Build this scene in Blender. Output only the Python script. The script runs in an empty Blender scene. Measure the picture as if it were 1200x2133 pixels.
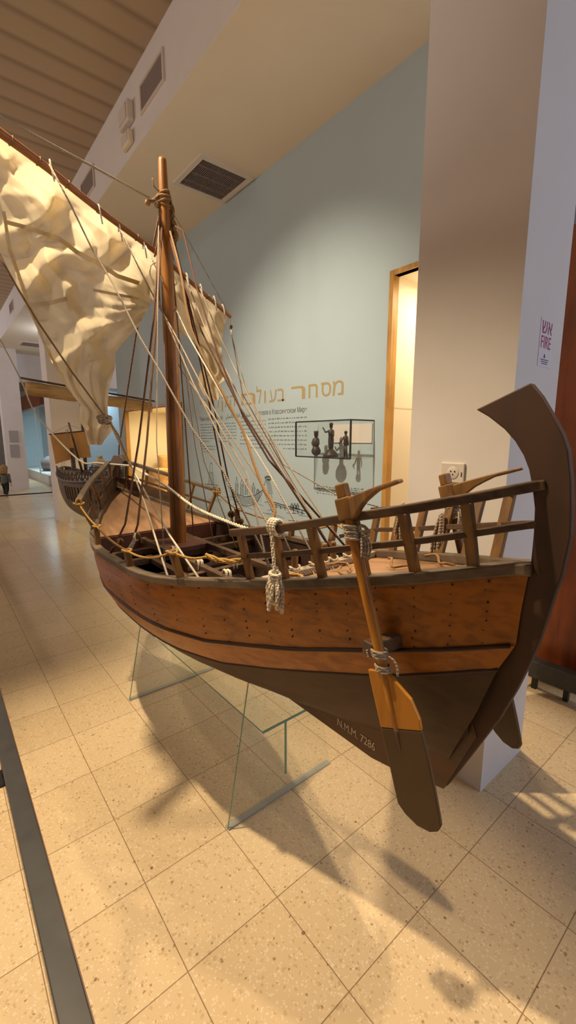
import bpy, bmesh, math, random
from mathutils import Vector, Matrix, noise
random.seed(7)
SC = bpy.context.scene
COL = SC.collection
PI = math.pi

# ------------------------------------------------------------------ camera
H = 1.4
F = 900.0
PITCH = math.radians(9.69)
YAW = math.radians(39.28)
cam_d = bpy.data.cameras.new('camera')
cam = bpy.data.objects.new('camera', cam_d)
COL.objects.link(cam)
cam.location = (0, 0, H)
cam.rotation_euler = (PI / 2 - PITCH, 0, -YAW)
cam_d.sensor_fit = 'VERTICAL'
cam_d.sensor_height = 36.0
cam_d.lens = F / 2133.0 * 36.0
cam_d.clip_start = 0.01
cam_d.clip_end = 200
SC.camera = cam

FW = Vector((math.sin(YAW) * math.cos(PITCH), math.cos(YAW) * math.cos(PITCH), -math.sin(PITCH)))
RT = Vector((math.cos(YAW), -math.sin(YAW), 0))
UP = RT.cross(FW)
EYE = Vector((0, 0, H))


def ray(u, v):
    return RT * ((u - 600) / F) + UP * ((1066.5 - v) / F) + FW


def on(u, v, n, d):
    """measured photo point on the world plane n.p = d"""
    r = ray(u, v)
    n = Vector(n)
    t = (d - n.dot(EYE)) / n.dot(r)
    return EYE + r * t


def onx(u, v, x): return on(u, v, (1, 0, 0), x)
def ony(u, v, y): return on(u, v, (0, 1, 0), y)
def onz(u, v, z): return on(u, v, (0, 0, 1), z)


def lerp(a, b, t): return a + (b - a) * t


def interp(x, X, V):
    if x <= X[0]: return V[0]
    for i in range(len(X) - 1):
        if x <= X[i + 1]:
            return lerp(V[i], V[i + 1], (x - X[i]) / (X[i + 1] - X[i]))
    return V[-1]


def lin(c):
    c /= 255.0
    return c / 12.92 if c <= 0.04045 else ((c + 0.055) / 1.055) ** 2.4


def rgb(r, g, b): return (lin(r), lin(g), lin(b), 1.0)


# ------------------------------------------------------------------ materials
def newmat(name):
    m = bpy.data.materials.new(name)
    m.use_nodes = True
    nt = m.node_tree
    return m, nt, nt.nodes['Principled BSDF']


def plain(name, col, rough=0.6, metal=0.0, noise_amt=0.0, scale=8.0, bump=0.0, emit=0.0):
    m, nt, p = newmat(name)
    p.inputs['Base Color'].default_value = col
    p.inputs['Roughness'].default_value = rough
    p.inputs['Metallic'].default_value = metal
    if emit:
        p.inputs['Emission Color'].default_value = col
        p.inputs['Emission Strength'].default_value = emit
    if noise_amt or bump:
        tc = nt.nodes.new('ShaderNodeTexCoord')
        nz = nt.nodes.new('ShaderNodeTexNoise')
        nz.inputs['Scale'].default_value = scale
        nz.inputs['Detail'].default_value = 6
        nt.links.new(tc.outputs['Object'], nz.inputs['Vector'])
        if noise_amt:
            cr = nt.nodes.new('ShaderNodeValToRGB')
            a = [max(0, c * (1 - noise_amt)) for c in col[:3]] + [1]
            b = [min(1, c * (1 + noise_amt)) for c in col[:3]] + [1]
            cr.color_ramp.elements[0].color = a
            cr.color_ramp.elements[0].position = .3
            cr.color_ramp.elements[1].color = b
            cr.color_ramp.elements[1].position = .7
            nt.links.new(nz.outputs['Fac'], cr.inputs['Fac'])
            nt.links.new(cr.outputs['Color'], p.inputs['Base Color'])
        if bump:
            bp = nt.nodes.new('ShaderNodeBump')
            bp.inputs['Strength'].default_value = bump
            bp.inputs['Distance'].default_value = 0.01
            nt.links.new(nz.outputs['Fac'], bp.inputs['Height'])
            nt.links.new(bp.outputs['Normal'], p.inputs['Normal'])
    return m


def wood(name, dark, light, axis='y', scale=10.0, stretch=9.0, rough=0.45, bump=0.15):
    m, nt, p = newmat(name)
    tc = nt.nodes.new('ShaderNodeTexCoord')
    mp = nt.nodes.new('ShaderNodeMapping')
    s = [stretch, stretch, stretch]
    s['xyz'.index(axis)] = 1.0
    mp.inputs['Scale'].default_value = s
    nt.links.new(tc.outputs['Object'], mp.inputs['Vector'])
    nz = nt.nodes.new('ShaderNodeTexNoise')
    nz.inputs['Scale'].default_value = scale * .35
    nz.inputs['Detail'].default_value = 8
    nz.inputs['Distortion'].default_value = .6
    nt.links.new(mp.outputs['Vector'], nz.inputs['Vector'])
    n2 = nt.nodes.new('ShaderNodeTexNoise')
    n2.inputs['Scale'].default_value = 3.5
    n2.inputs['Detail'].default_value = 4
    nt.links.new(tc.outputs['Object'], n2.inputs['Vector'])
    mx = nt.nodes.new('ShaderNodeMath')
    mx.operation = 'ADD'
    ml = nt.nodes.new('ShaderNodeMath')
    ml.operation = 'MULTIPLY'
    ml.inputs[1].default_value = .8
    nt.links.new(n2.outputs['Fac'], ml.inputs[0])
    nt.links.new(nz.outputs['Fac'], mx.inputs[0])
    nt.links.new(ml.outputs[0], mx.inputs[1])
    cr = nt.nodes.new('ShaderNodeValToRGB')
    cr.color_ramp.elements[0].color = dark
    cr.color_ramp.elements[0].position = .62
    cr.color_ramp.elements[1].color = light
    cr.color_ramp.elements[1].position = 1.15 - .1
    nt.links.new(mx.outputs[0], cr.inputs['Fac'])
    nt.links.new(cr.outputs['Color'], p.inputs['Base Color'])
    p.inputs['Roughness'].default_value = rough
    bp = nt.nodes.new('ShaderNodeBump')
    bp.inputs['Strength'].default_value = bump
    bp.inputs['Distance'].default_value = .004
    nt.links.new(nz.outputs['Fac'], bp.inputs['Height'])
    nt.links.new(bp.outputs['Normal'], p.inputs['Normal'])
    return m


def rope_mat(name, col):
    m, nt, p = newmat(name)
    tc = nt.nodes.new('ShaderNodeTexCoord')
    wv = nt.nodes.new('ShaderNodeTexWave')
    wv.bands_direction = 'DIAGONAL'
    wv.inputs['Scale'].default_value = 60
    wv.inputs['Distortion'].default_value = 2
    nt.links.new(tc.outputs['Object'], wv.inputs['Vector'])
    cr = nt.nodes.new('ShaderNodeValToRGB')
    cr.color_ramp.elements[0].color = [c * .6 for c in col[:3]] + [1]
    cr.color_ramp.elements[1].color = col
    nt.links.new(wv.outputs['Fac'], cr.inputs['Fac'])
    nt.links.new(cr.outputs['Color'], p.inputs['Base Color'])
    p.inputs['Roughness'].default_value = .9
    bp = nt.nodes.new('ShaderNodeBump')
    bp.inputs['Strength'].default_value = .5
    bp.inputs['Distance'].default_value = .002
    nt.links.new(wv.outputs['Fac'], bp.inputs['Height'])
    nt.links.new(bp.outputs['Normal'], p.inputs['Normal'])
    return m


def glass(name, tint, fac=.08, rough=0.0, body=0.0):
    """thin sheet glass: see-through tint + fresnel gloss + a little body colour"""
    m = bpy.data.materials.new(name)
    m.use_nodes = True
    nt = m.node_tree
    nt.nodes.clear()
    out = nt.nodes.new('ShaderNodeOutputMaterial')
    tr = nt.nodes.new('ShaderNodeBsdfTransparent')
    tr.inputs['Color'].default_value = tint
    gl = nt.nodes.new('ShaderNodeBsdfGlossy')
    gl.inputs['Roughness'].default_value = rough
    lw = nt.nodes.new('ShaderNodeFresnel')
    # the same outside-to-glass reflectance on both faces of the thin sheet
    ge = nt.nodes.new('ShaderNodeNewGeometry')
    e1 = nt.nodes.new('ShaderNodeMath'); e1.operation = 'MULTIPLY_ADD'
    e1.inputs[1].default_value = -2.0; e1.inputs[2].default_value = 1.0
    e2 = nt.nodes.new('ShaderNodeMath'); e2.operation = 'POWER'
    e2.inputs[0].default_value = 1.45
    nt.links.new(ge.outputs['Backfacing'], e1.inputs[0])
    nt.links.new(e1.outputs[0], e2.inputs[1])
    nt.links.new(e2.outputs[0], lw.inputs['IOR'])
    ml = nt.nodes.new('ShaderNodeMath')
    ml.operation = 'MULTIPLY_ADD'
    ml.inputs[1].default_value = .6
    ml.inputs[2].default_value = fac * .3
    mx = nt.nodes.new('ShaderNodeMixShader')
    nt.links.new(lw.outputs[0], ml.inputs[0])
    nt.links.new(ml.outputs[0], mx.inputs[0])
    nt.links.new(tr.outputs[0], mx.inputs[1])
    nt.links.new(gl.outputs[0], mx.inputs[2])
    last = mx
    if body:
        df = nt.nodes.new('ShaderNodeBsdfDiffuse')
        df.inputs['Color'].default_value = tint
        m2 = nt.nodes.new('ShaderNodeMixShader')
        m2.inputs[0].default_value = body
        nt.links.new(mx.outputs[0], m2.inputs[1])
        nt.links.new(df.outputs[0], m2.inputs[2])
        last = m2
    nt.links.new(last.outputs[0], out.inputs['Surface'])
    return m


def floor_mat():
    m, nt, p = newmat('terrazzo_tiles')
    L = nt.links.new
    geo = nt.nodes.new('ShaderNodeNewGeometry')
    sep = nt.nodes.new('ShaderNodeSeparateXYZ')
    L(geo.outputs['Position'], sep.inputs[0])

    def math_(op, a, b=None, c=None):
        n = nt.nodes.new('ShaderNodeMath')
        n.operation = op
        for i, q in enumerate((a, b, c)):
            if q is None: continue
            if isinstance(q, (int, float)): n.inputs[i].default_value = q
            else: L(q, n.inputs[i])
        return n.outputs[0]
    T = .3003

    def grid(axis, off):
        a = math_('DIVIDE', math_('SUBTRACT', sep.outputs[axis], off), T)
        fr = math_('FRACT', math_('ADD', a, 100.0))
        d = math_('ABSOLUTE', math_('SUBTRACT', fr, .5))
        return math_('GREATER_THAN', d, .5 - .0045), math_('FLOOR', math_('ADD', a, 100.0))
    gx, ix = grid('X', .081)
    gy, iy = grid('Y', .286)
    line = math_('MAXIMUM', gx, gy)
    # per-tile tone
    cmb = nt.nodes.new('ShaderNodeCombineXYZ')
    L(ix, cmb.inputs[0])
    L(iy, cmb.inputs[1])
    wn = nt.nodes.new('ShaderNodeTexWhiteNoise')
    wn.noise_dimensions = '3D'
    L(cmb.outputs[0], wn.inputs['Vector'])
    base = nt.nodes.new('ShaderNodeMixRGB')
    base.inputs[1].default_value = rgb(205, 180, 142)
    base.inputs[2].default_value = rgb(214, 190, 152)
    L(wn.outputs['Value'], base.inputs[0])
    # cloudy + light chips + dark chips
    cur = base.outputs[0]

    def chips(scale, thr, col, amt, rnd=1.0, keep=.5):
        nonlocal cur
        v = nt.nodes.new('ShaderNodeTexVoronoi')
        v.inputs['Scale'].default_value = scale
        v.inputs['Randomness'].default_value = rnd
        nz = nt.nodes.new('ShaderNodeTexNoise')
        nz.inputs['Scale'].default_value = scale * 1.3
        nz.inputs['Detail'].default_value = 2
        L(geo.outputs['Position'], nz.inputs['Vector'])
        vm = nt.nodes.new('ShaderNodeVectorMath')
        vm.operation = 'MULTIPLY_ADD'
        L(nz.outputs['Color'], vm.inputs[0])
        vm.inputs[1].default_value = (.012, .012, 0)
        L(geo.outputs['Position'], vm.inputs[2])
        L(vm.outputs[0], v.inputs['Vector'])
        sepc = nt.nodes.new('ShaderNodeSeparateColor')
        L(v.outputs['Color'], sepc.inputs[0])
        size = math_('MULTIPLY', sepc.outputs[1], thr)
        a = math_('LESS_THAN', v.outputs['Distance'], size)
        k = math_('GREATER_THAN', sepc.outputs[0], keep)
        fac = math_('MULTIPLY', math_('MULTIPLY', a, k), amt)
        mx = nt.nodes.new('ShaderNodeMixRGB')
        mx.inputs[2].default_value = col
        L(cur, mx.inputs[1])
        L(fac, mx.inputs[0])
        cur = mx.outputs[0]
    chips(150, .55, rgb(238, 222, 196), .45, keep=.35)
    chips(95, .5, rgb(178, 148, 108), .5, keep=.45)
    chips(70, .30, rgb(140, 108, 76), .7, keep=.72)
    chips(26, .14, rgb(112, 82, 58), .8, keep=.84)
    mx = nt.nodes.new('ShaderNodeMixRGB')
    mx.inputs[2].default_value = rgb(112, 86, 58)
    L(cur, mx.inputs[1])
    L(math_('MULTIPLY', line, .8), mx.inputs[0])
    L(mx.outputs[0], p.inputs['Base Color'])
    p.inputs['Roughness'].default_value = .24
    p.inputs['Specular IOR Level'].default_value = .35
    return m


def ceiling_mat():
    m, nt, p = newmat('slatted_ceiling')
    L = nt.links.new
    geo = nt.nodes.new('ShaderNodeNewGeometry')
    sep = nt.nodes.new('ShaderNodeSeparateXYZ')
    L(geo.outputs['Position'], sep.inputs[0])
    a = nt.nodes.new('ShaderNodeMath'); a.operation = 'MULTIPLY'; a.inputs[1].default_value = 1 / .24
    L(sep.outputs['Y'], a.inputs[0])
    f = nt.nodes.new('ShaderNodeMath'); f.operation = 'FRACT'
    L(a.outputs[0], f.inputs[0])
    cr = nt.nodes.new('ShaderNodeValToRGB')
    e = cr.color_ramp.elements
    e[0].color = rgb(142, 122, 100); e[0].position = 0
    e[1].color = rgb(172, 150, 124); e[1].position = .22
    x = e.new(.85); x.color = rgb(176, 154, 128)
    x = e.new(1.0); x.color = rgb(150, 130, 106)
    L(f.outputs[0], cr.inputs['Fac'])
    L(cr.outputs['Color'], p.inputs['Base Color'])
    p.inputs['Roughness'].default_value = .8
    return m


def sail_mat(name, col, trans=.45):
    m = bpy.data.materials.new(name)
    m.use_nodes = True
    nt = m.node_tree
    nt.nodes.clear()
    L = nt.links.new
    out = nt.nodes.new('ShaderNodeOutputMaterial')
    tc = nt.nodes.new('ShaderNodeTexCoord')
    nz = nt.nodes.new('ShaderNodeTexNoise')
    nz.inputs['Scale'].default_value = 6
    nz.inputs['Detail'].default_value = 5
    L(tc.outputs['Object'], nz.inputs['Vector'])
    cr = nt.nodes.new('ShaderNodeValToRGB')
    cr.color_ramp.elements[0].color = [c * .82 for c in col[:3]] + [1]
    cr.color_ramp.elements[0].position = .35
    cr.color_ramp.elements[1].color = col
    cr.color_ramp.elements[1].position = .65
    L(nz.outputs['Fac'], cr.inputs['Fac'])
    d = nt.nodes.new('ShaderNodeBsdfDiffuse')
    t = nt.nodes.new('ShaderNodeBsdfTranslucent')
    L(cr.outputs['Color'], d.inputs['Color'])
    L(cr.outputs['Color'], t.inputs['Color'])
    mx = nt.nodes.new('ShaderNodeMixShader')
    mx.inputs[0].default_value = trans
    L(d.outputs[0], mx.inputs[1])
    L(t.outputs[0], mx.inputs[2])
    L(mx.outputs[0], out.inputs['Surface'])
    return m


M = {}
M['floor'] = floor_mat()
M['ceil'] = ceiling_mat()
M['white'] = plain('white_plaster', rgb(222, 216, 212), .75, noise_amt=.03, scale=3, bump=.05)
M['soffit'] = plain('soffit_plaster', rgb(224, 210, 188), .8, noise_amt=.02, scale=2)
M['blue'] = plain('pale_blue_paint', rgb(170, 185, 189), .65, noise_amt=.02, scale=2)
M['cream'] = plain('cream_lining', rgb(240, 228, 205), .7)
M['oak'] = wood('oak_trim', rgb(150, 105, 40), rgb(190, 140, 66), 'z', 8, 8)
M['redwood'] = wood('red_brown_wood', rgb(92, 40, 12), rgb(128, 60, 20), 'z', 6, 8, .4)
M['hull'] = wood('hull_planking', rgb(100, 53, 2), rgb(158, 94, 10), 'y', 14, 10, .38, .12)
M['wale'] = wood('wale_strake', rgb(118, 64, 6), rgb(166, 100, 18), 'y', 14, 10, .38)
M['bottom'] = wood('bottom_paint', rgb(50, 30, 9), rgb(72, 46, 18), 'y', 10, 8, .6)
M['dark'] = wood('dark_timber', rgb(58, 40, 26), rgb(92, 68, 46), 'y', 12, 9, .5)
M['gun'] = wood('weathered_gunwale', rgb(66, 54, 42), rgb(104, 88, 70), 'y', 12, 9, .55)
M['stern'] = wood('stern_timber', rgb(42, 22, 5), rgb(64, 36, 11), 'z', 8, 6, .65)
M['post'] = wood('honey_post', rgb(80, 52, 20), rgb(124, 86, 34), 'z', 12, 9, .5)
M['mast'] = wood('mast_pine', rgb(104, 60, 14), rgb(146, 92, 28), 'z', 10, 12, .4)
M['yard'] = wood('yard_spar', rgb(112, 66, 30), rgb(152, 96, 50), 'x', 10, 10, .45)
M['oar'] = wood('oar_honey', rgb(140, 86, 14), rgb(180, 118, 30), 'z', 10, 9, .4)
M['oardark'] = wood('oar_paint', rgb(54, 37, 19), rgb(76, 54, 29), 'z', 8, 6, .5)
M['deck'] = wood('deck_ply', rgb(108, 78, 52), rgb(142, 106, 74), 'y', 8, 7, .55)
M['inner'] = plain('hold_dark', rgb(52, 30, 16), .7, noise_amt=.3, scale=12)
M['redboard'] = plain('red_brown_board', rgb(84, 44, 30), .6, noise_amt=.15, scale=12)
M['keel'] = wood('keel_timber', rgb(58, 32, 12), rgb(84, 50, 22), 'y', 10, 8, .45)
M['nail'] = plain('nail_iron', rgb(50, 24, 8), .6)
M['rope_w'] = rope_mat('white_rope', rgb(228, 214, 192))
M['rope_t'] = rope_mat('tan_rope', rgb(150, 112, 68))
M['rope_y'] = rope_mat('golden_rope', rgb(176, 136, 66))
M['rope_b'] = rope_mat('brown_rope', rgb(116, 78, 52))
M['rope_r'] = rope_mat('red_brown_rope', rgb(100, 64, 46))
M['rope_g'] = rope_mat('faded_rope', rgb(172, 156, 136))
M['sail'] = sail_mat('canvas', rgb(230, 214, 182), .35)
M['seam'] = plain('seam_tape', rgb(202, 178, 132), .85)
M['glass'] = glass('clear_glass', (.975, .99, .982, 1), .03, body=.012)
M['caseglass'] = glass('case_glass', (.99, .995, .99, 1), .02, body=.0)
M['glassedge'] = plain('green_glass_edge', rgb(112, 150, 132), .15)
M['glassedge2'] = plain('pale_glass_edge', rgb(168, 164, 150), .3)
M['black'] = plain('black_metal', rgb(34, 32, 32), .4, .2)
M['bar'] = plain('dark_grey_bar', rgb(48, 47, 47), .5, .1, noise_amt=.15, scale=20)
M['barside'] = plain('bar_side', rgb(96, 62, 44), .5)
M['vent'] = plain('vent_frame', rgb(214, 202, 190), .6)
M['ventdark'] = plain('vent_dark', rgb(70, 54, 40), .8)
M['ventgrey'] = plain('vent_grey', rgb(130, 116, 110), .7)
M['plastic'] = plain('white_plastic', rgb(216, 206, 196), .4)
M['gold'] = plain('gold_lettering', rgb(164, 142, 94), .6)
M['ink'] = plain('ink', rgb(62, 62, 62), .7)
M['ink2'] = plain('grey_ink', rgb(92, 96, 96), .7)
M['paint_w'] = plain('white_paint_marks', rgb(205, 190, 170), .7)
M['signred'] = plain('sign_red', rgb(170, 60, 92), .5)
M['signwhite'] = plain('sign_white', rgb(222, 216, 222), .5)
M['bronze'] = plain('bronze', rgb(62, 52, 42), .5, .3, noise_amt=.2, scale=40)
M['stone'] = plain('sandstone', rgb(206, 160, 104), .85, noise_amt=.2, scale=14, bump=.4)
M['greywood'] = wood('grey_hull', rgb(66, 56, 46), rgb(108, 94, 78), 'y', 8, 8, .6)
M['tan'] = sail_mat('tan_canvas', rgb(206, 156, 96), .3)
M['furl'] = wood('furled_canvas', rgb(150, 116, 70), rgb(206, 168, 112), 'x', 10, 8, .8, .5)
M['poster'] = plain('grey_poster', rgb(168, 162, 162), .7)
M['bluewhite'] = plain('showcase_back', rgb(196, 214, 222), .7)
M['skin'] = plain('skin', rgb(214, 168, 140), .6)
M['hair'] = plain('brown_hair', rgb(152, 116, 62), .6, noise_amt=.2, scale=60)
M['shirt'] = plain('grey_green_shirt', rgb(96, 100, 92), .85)
M['legging'] = plain('dark_leggings', rgb(34, 30, 32), .85)


# ------------------------------------------------------------------ mesh builder
ROOTLOC = {}


class MB:
    def __init__(s):
        s.v = []
        s.f = []

    def add(s, vs, fs):
        n = len(s.v)
        s.v += [Vector(p) for p in vs]
        s.f += [tuple(i + n for i in q) for q in fs]
        return s

    def box(s, lo, hi):
        x0, y0, z0 = lo
        x1, y1, z1 = hi
        return s.add([(x0, y0, z0), (x1, y0, z0), (x1, y1, z0), (x0, y1, z0), (x0, y0, z1), (x1, y0, z1), (x1, y1, z1), (x0, y1, z1)],
                     [(0, 3, 2, 1), (4, 5, 6, 7), (0, 1, 5, 4), (1, 2, 6, 5), (2, 3, 7, 6), (3, 0, 4, 7)])

    def beam(s, a, b, w, h, side=None, taper=1.0):
        """rectangular bar from a to b; w along side vector, h across"""
        a = Vector(a); b = Vector(b)
        d = (b - a).normalized()
        sd = Vector(side) if side else Vector((0, 0, 1)).cross(d)
        if sd.length < 1e-4: sd = Vector((1, 0, 0))
        sd = (sd - d * sd.dot(d)).normalized()
        ot = d.cross(sd)
        vs = []
        for p, k in ((a, 1), (b, taper)):
            for i, j in ((-1, -1), (1, -1), (1, 1), (-1, 1)):
                vs.append(p + sd * (i * w * k / 2) + ot * (j * h * k / 2))
        return s.add(vs, [(0, 1, 2, 3), (7, 6, 5, 4), (0, 4, 5, 1), (1, 5, 6, 2), (2, 6, 7, 3), (3, 7, 4, 0)])

    def sweep(s, path, w, h, upv=(0, 0, 1), wf=None):
        """rectangular section swept along a path, h along upv"""
        P = [Vector(p) for p in path]
        vs, fs = [], []
        n = len(P)
        for i, p in enumerate(P):
            d = (P[min(i + 1, n - 1)] - P[max(i - 1, 0)]).normalized()
            u = Vector(upv)
            sd = d.cross(u).normalized()
            u = sd.cross(d).normalized()
            k = wf(i / (n - 1)) if wf else 1
            for a, b in ((-1, -1), (1, -1), (1, 1), (-1, 1)):
                vs.append(p + sd * (a * w * k / 2) + u * (b * h * k / 2))
        for i in range(n - 1):
            for k in range(4):
                a = i * 4 + k
                b = i * 4 + (k + 1) % 4
                fs.append((a, b, b + 4, a + 4))
        fs.append((3, 2, 1, 0))
        e = (n - 1) * 4
        fs.append((e, e + 1, e + 2, e + 3))
        return s.add(vs, fs)

    def tube(s, path, r, n=6, close=False):
        P = [Vector(p) for p in path]
        m = len(P)
        R = r if isinstance(r, (list, tuple)) else [r] * m
        vs, fs = [], []
        ref = None
        for i, p in enumerate(P):
            d = (P[min(i + 1, m - 1)] - P[max(i - 1, 0)])
            if close: d = P[(i + 1) % m] - P[i - 1]
            if d.length < 1e-9: d = Vector((0, 0, 1))
            d.normalize()
            if ref is None:
                ref = d.orthogonal().normalized()
            ref = (ref - d * ref.dot(d))
            if ref.length < 1e-6: ref = d.orthogonal()
            ref.normalize()
            o = d.cross(ref)
            for k in range(n):
                a = 2 * PI * k / n
                vs.append(p + ref * (math.cos(a) * R[i]) + o * (math.sin(a) * R[i]))
        for i in range(m if close else m - 1):
            j = (i + 1) % m
            for k in range(n):
                fs.append((i * n + k, i * n + (k + 1) % n, j * n + (k + 1) % n, j * n + k))
        if not close:
            fs.append(tuple(reversed(range(n))))
            fs.append(tuple(range((m - 1) * n, m * n)))
        return s.add(vs, fs)

    def rope(s, path, r, turns=None, strands=3, n=5):
        """laid rope: strands twisted about the path"""
        P = resample(path, 0.006 if turns is None else turns)
        for k in range(strands):
            q = []
            ref = None
            for i, p in enumerate(P):
                d = (P[min(i + 1, len(P) - 1)] - P[max(i - 1, 0)]).normalized()
                if ref is None: ref = d.orthogonal().normalized()
                ref = (ref - d * ref.dot(d)).normalized()
                o = d.cross(ref)
                a = i * .55 + k * 2 * PI / strands
                q.append(p + (ref * math.cos(a) + o * math.sin(a)) * r * .5)
            s.tube(q, r * .55, n)
        return s

    def lathe(s, prof, c=(0, 0, 0), n=20, axis=None):
        """prof: list of (r, z)"""
        c = Vector(c)
        vs, fs = [], []
        rot = Matrix.Identity(3)
        if axis is not None:
            rot = Vector((0, 0, 1)).rotation_difference(Vector(axis).normalized()).to_matrix()
        for r, z in prof:
            for k in range(n):
                a = 2 * PI * k / n
                vs.append(c + rot @ Vector((r * math.cos(a), r * math.sin(a), z)))
        for i in range(len(prof) - 1):
            for k in range(n):
                fs.append((i * n + k, i * n + (k + 1) % n, (i + 1) * n + (k + 1) % n, (i + 1) * n + k))
        fs.append(tuple(reversed(range(n))))
        fs.append(tuple(range((len(prof) - 1) * n, len(prof) * n)))
        return s.add(vs, fs)

    def ball(s, c, r, n=10, sc=(1, 1, 1)):
        m = n // 2 + 1
        prof = []
        vs, fs = [], []
        c = Vector(c)
        for i in range(m + 1):
            t = PI * i / m
            for k in range(n):
                a = 2 * PI * k / n
                vs.append(c + Vector((r * sc[0] * math.sin(t) * math.cos(a), r * sc[1] * math.sin(t) * math.sin(a), -r * sc[2] * math.cos(t))))
        for i in range(m):
            for k in range(n):
                fs.append((i * n + k, i * n + (k + 1) % n, (i + 1) * n + (k + 1) % n, (i + 1) * n + k))
        return s.add(vs, fs)

    def prism(s, poly, off):
        """closed polygon (list of 3d points) extruded by off"""
        off = Vector(off)
        P = [Vector(p) for p in poly]
        n = len(P)
        return s.add(P + [p + off for p in P],
                     [tuple(reversed(range(n))), tuple(range(n, 2 * n))] + [(i, (i + 1) % n, n + (i + 1) % n, n + i) for i in range(n)])

    def grid(s, rows):
        vs, fs = [], []
        w = len(rows[0])
        for r in rows: vs += r
        for i in range(len(rows) - 1):
            for j in range(w - 1):
                fs.append((i * w + j, i * w + j + 1, (i + 1) * w + j + 1, (i + 1) * w + j))
        return s.add(vs, fs)

    def quad(s, a, b, c, d):
        return s.add([a, b, c, d], [(0, 1, 2, 3)])

    def build(s, name, mat, parent=None, smooth=False, origin=None, solid=0, sub=0, bevel=0):
        vs = s.v
        if parent is not None:
            o = ROOTLOC[parent.name]
        elif origin is not None:
            o = Vector(origin)
        else:
            lo = [min(p[i] for p in vs) for i in range(3)]
            hi = [max(p[i] for p in vs) for i in range(3)]
            o = Vector(((lo[0] + hi[0]) / 2, (lo[1] + hi[1]) / 2, lo[2]))
        me = bpy.data.meshes.new(name)
        me.from_pydata([tuple(p - o) for p in vs], [], s.f)
        bm = bmesh.new()
        bm.from_mesh(me)
        bmesh.ops.recalc_face_normals(bm, faces=bm.faces)
        bm.to_mesh(me)
        bm.free()
        if smooth:
            for p in me.polygons: p.use_smooth = True
        ob = bpy.data.objects.new(name, me)
        COL.objects.link(ob)
        me.materials.append(mat)
        if parent is not None:
            ob.parent = parent
            ROOTLOC[ob.name] = o
        else:
            ob.location = o
            ROOTLOC[ob.name] = o
        if solid:
            md = ob.modifiers.new('solid', 'SOLIDIFY')
            md.thickness = solid
            md.offset = 0
        if bevel:
            md = ob.modifiers.new('bevel', 'BEVEL')
            md.width = bevel
            md.segments = 2
            md.limit_method = 'ANGLE'
        if sub:
            md = ob.modifiers.new('sub', 'SUBSURF')
            md.levels = sub
            md.render_levels = sub
        return ob


def resample(path, step):
    P = [Vector(p) for p in path]
    out = [P[0]]
    for a, b in zip(P[:-1], P[1:]):
        n = max(1, int((b - a).length / step))
        for i in range(1, n + 1):
            out.append(a.lerp(b, i / n))
    return out


def smooth_path(pts, n=8):
    P = [Vector(p) for p in pts]
    if len(P) < 3: return P
    Q = [P[0] * 2 - P[1]] + P + [P[-1] * 2 - P[-2]]
    out = []
    for i in range(1, len(Q) - 2):
        for k in range(n):
            t = k / n
            a, b, c, d = Q[i - 1], Q[i], Q[i + 1], Q[i + 2]
            out.append(.5 * ((2 * b) + (c - a) * t + (2 * a - 5 * b + 4 * c - d) * t * t + (3 * b - a - 3 * c + d) * t ** 3))
    out.append(P[-1])
    return out


def sag(a, b, amt, n=14):
    a = Vector(a); b = Vector(b)
    return [a.lerp(b, i / n) - Vector((0, 0, amt * 4 * (i / n) * (1 - i / n))) for i in range(n + 1)]


def thing(name, label, cat, loc, group=None):
    o = bpy.data.objects.new(name, None)
    o.empty_display_size = .05
    COL.objects.link(o)
    o.location = loc
    ROOTLOC[o.name] = Vector(loc)
    tag(o, label, cat, group)
    return o


def tag(o, label, cat, group=None):
    o['label'] = label
    o['category'] = cat
    if group: o['group'] = group
    return o


def struct(o):
    o['kind'] = 'structure'
    return o


def text_mb(body, x0, x1, z0, z1, place, depth=.0008, bold=0.0):
    """text mesh fitted into the rectangle (x0..x1, z0..z1); place maps (x, z, d) to the world"""
    cu = bpy.data.curves.new('lettering_src', 'FONT')
    cu.body = body
    cu.extrude = 0.0
    cu.offset = bold
    ob = bpy.data.objects.new('lettering_src', cu)
    COL.objects.link(ob)
    dg = bpy.context.evaluated_depsgraph_get()
    me = bpy.data.meshes.new_from_object(ob.evaluated_get(dg))
    mb = MB()
    if len(me.vertices):
        xs = [v.co.x for v in me.vertices]
        ys = [v.co.y for v in me.vertices]
        sx = (x1 - x0) / (max(xs) - min(xs))
        sz = (z1 - z0) / (max(ys) - min(ys))
        mb.add([place(x0 + (v.co.x - min(xs)) * sx, z0 + (v.co.y - min(ys)) * sz, depth) for v in me.vertices],
               [tuple(p.vertices) for p in me.polygons])
    bpy.data.objects.remove(ob)
    bpy.data.curves.remove(cu)
    bpy.data.meshes.remove(me)
    return mb


# ================================================================== SETTING
XF, XW = 1.56, 2.55            # fascia / pillar face, blue wall
ZS, ZC = 3.73, 4.26            # soffit, hall ceiling
struct(MB().quad((-7, -4, 0), (9, -4, 0), (9, 26, 0), (-7, 26, 0)).build('floor', M['floor'], origin=(0, 0, 0)))
struct(MB().box((-7, -4, ZC), (XF + .02, 26, ZC + .1)).build('ceiling', M['ceil'], origin=(0, 0, 0)))
sof = MB()
sof.box((XF, -4, ZS), (4.2, 26, ZC + .1))
struct(sof.build('ceiling_bulkhead', M['soffit'], origin=(0, 0, 0)))
struct(MB().box((XF - .004, -4, ZS), (XF, 26, ZC)).build('trim_1', M['white'], origin=(0, 0, 0)))
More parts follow.
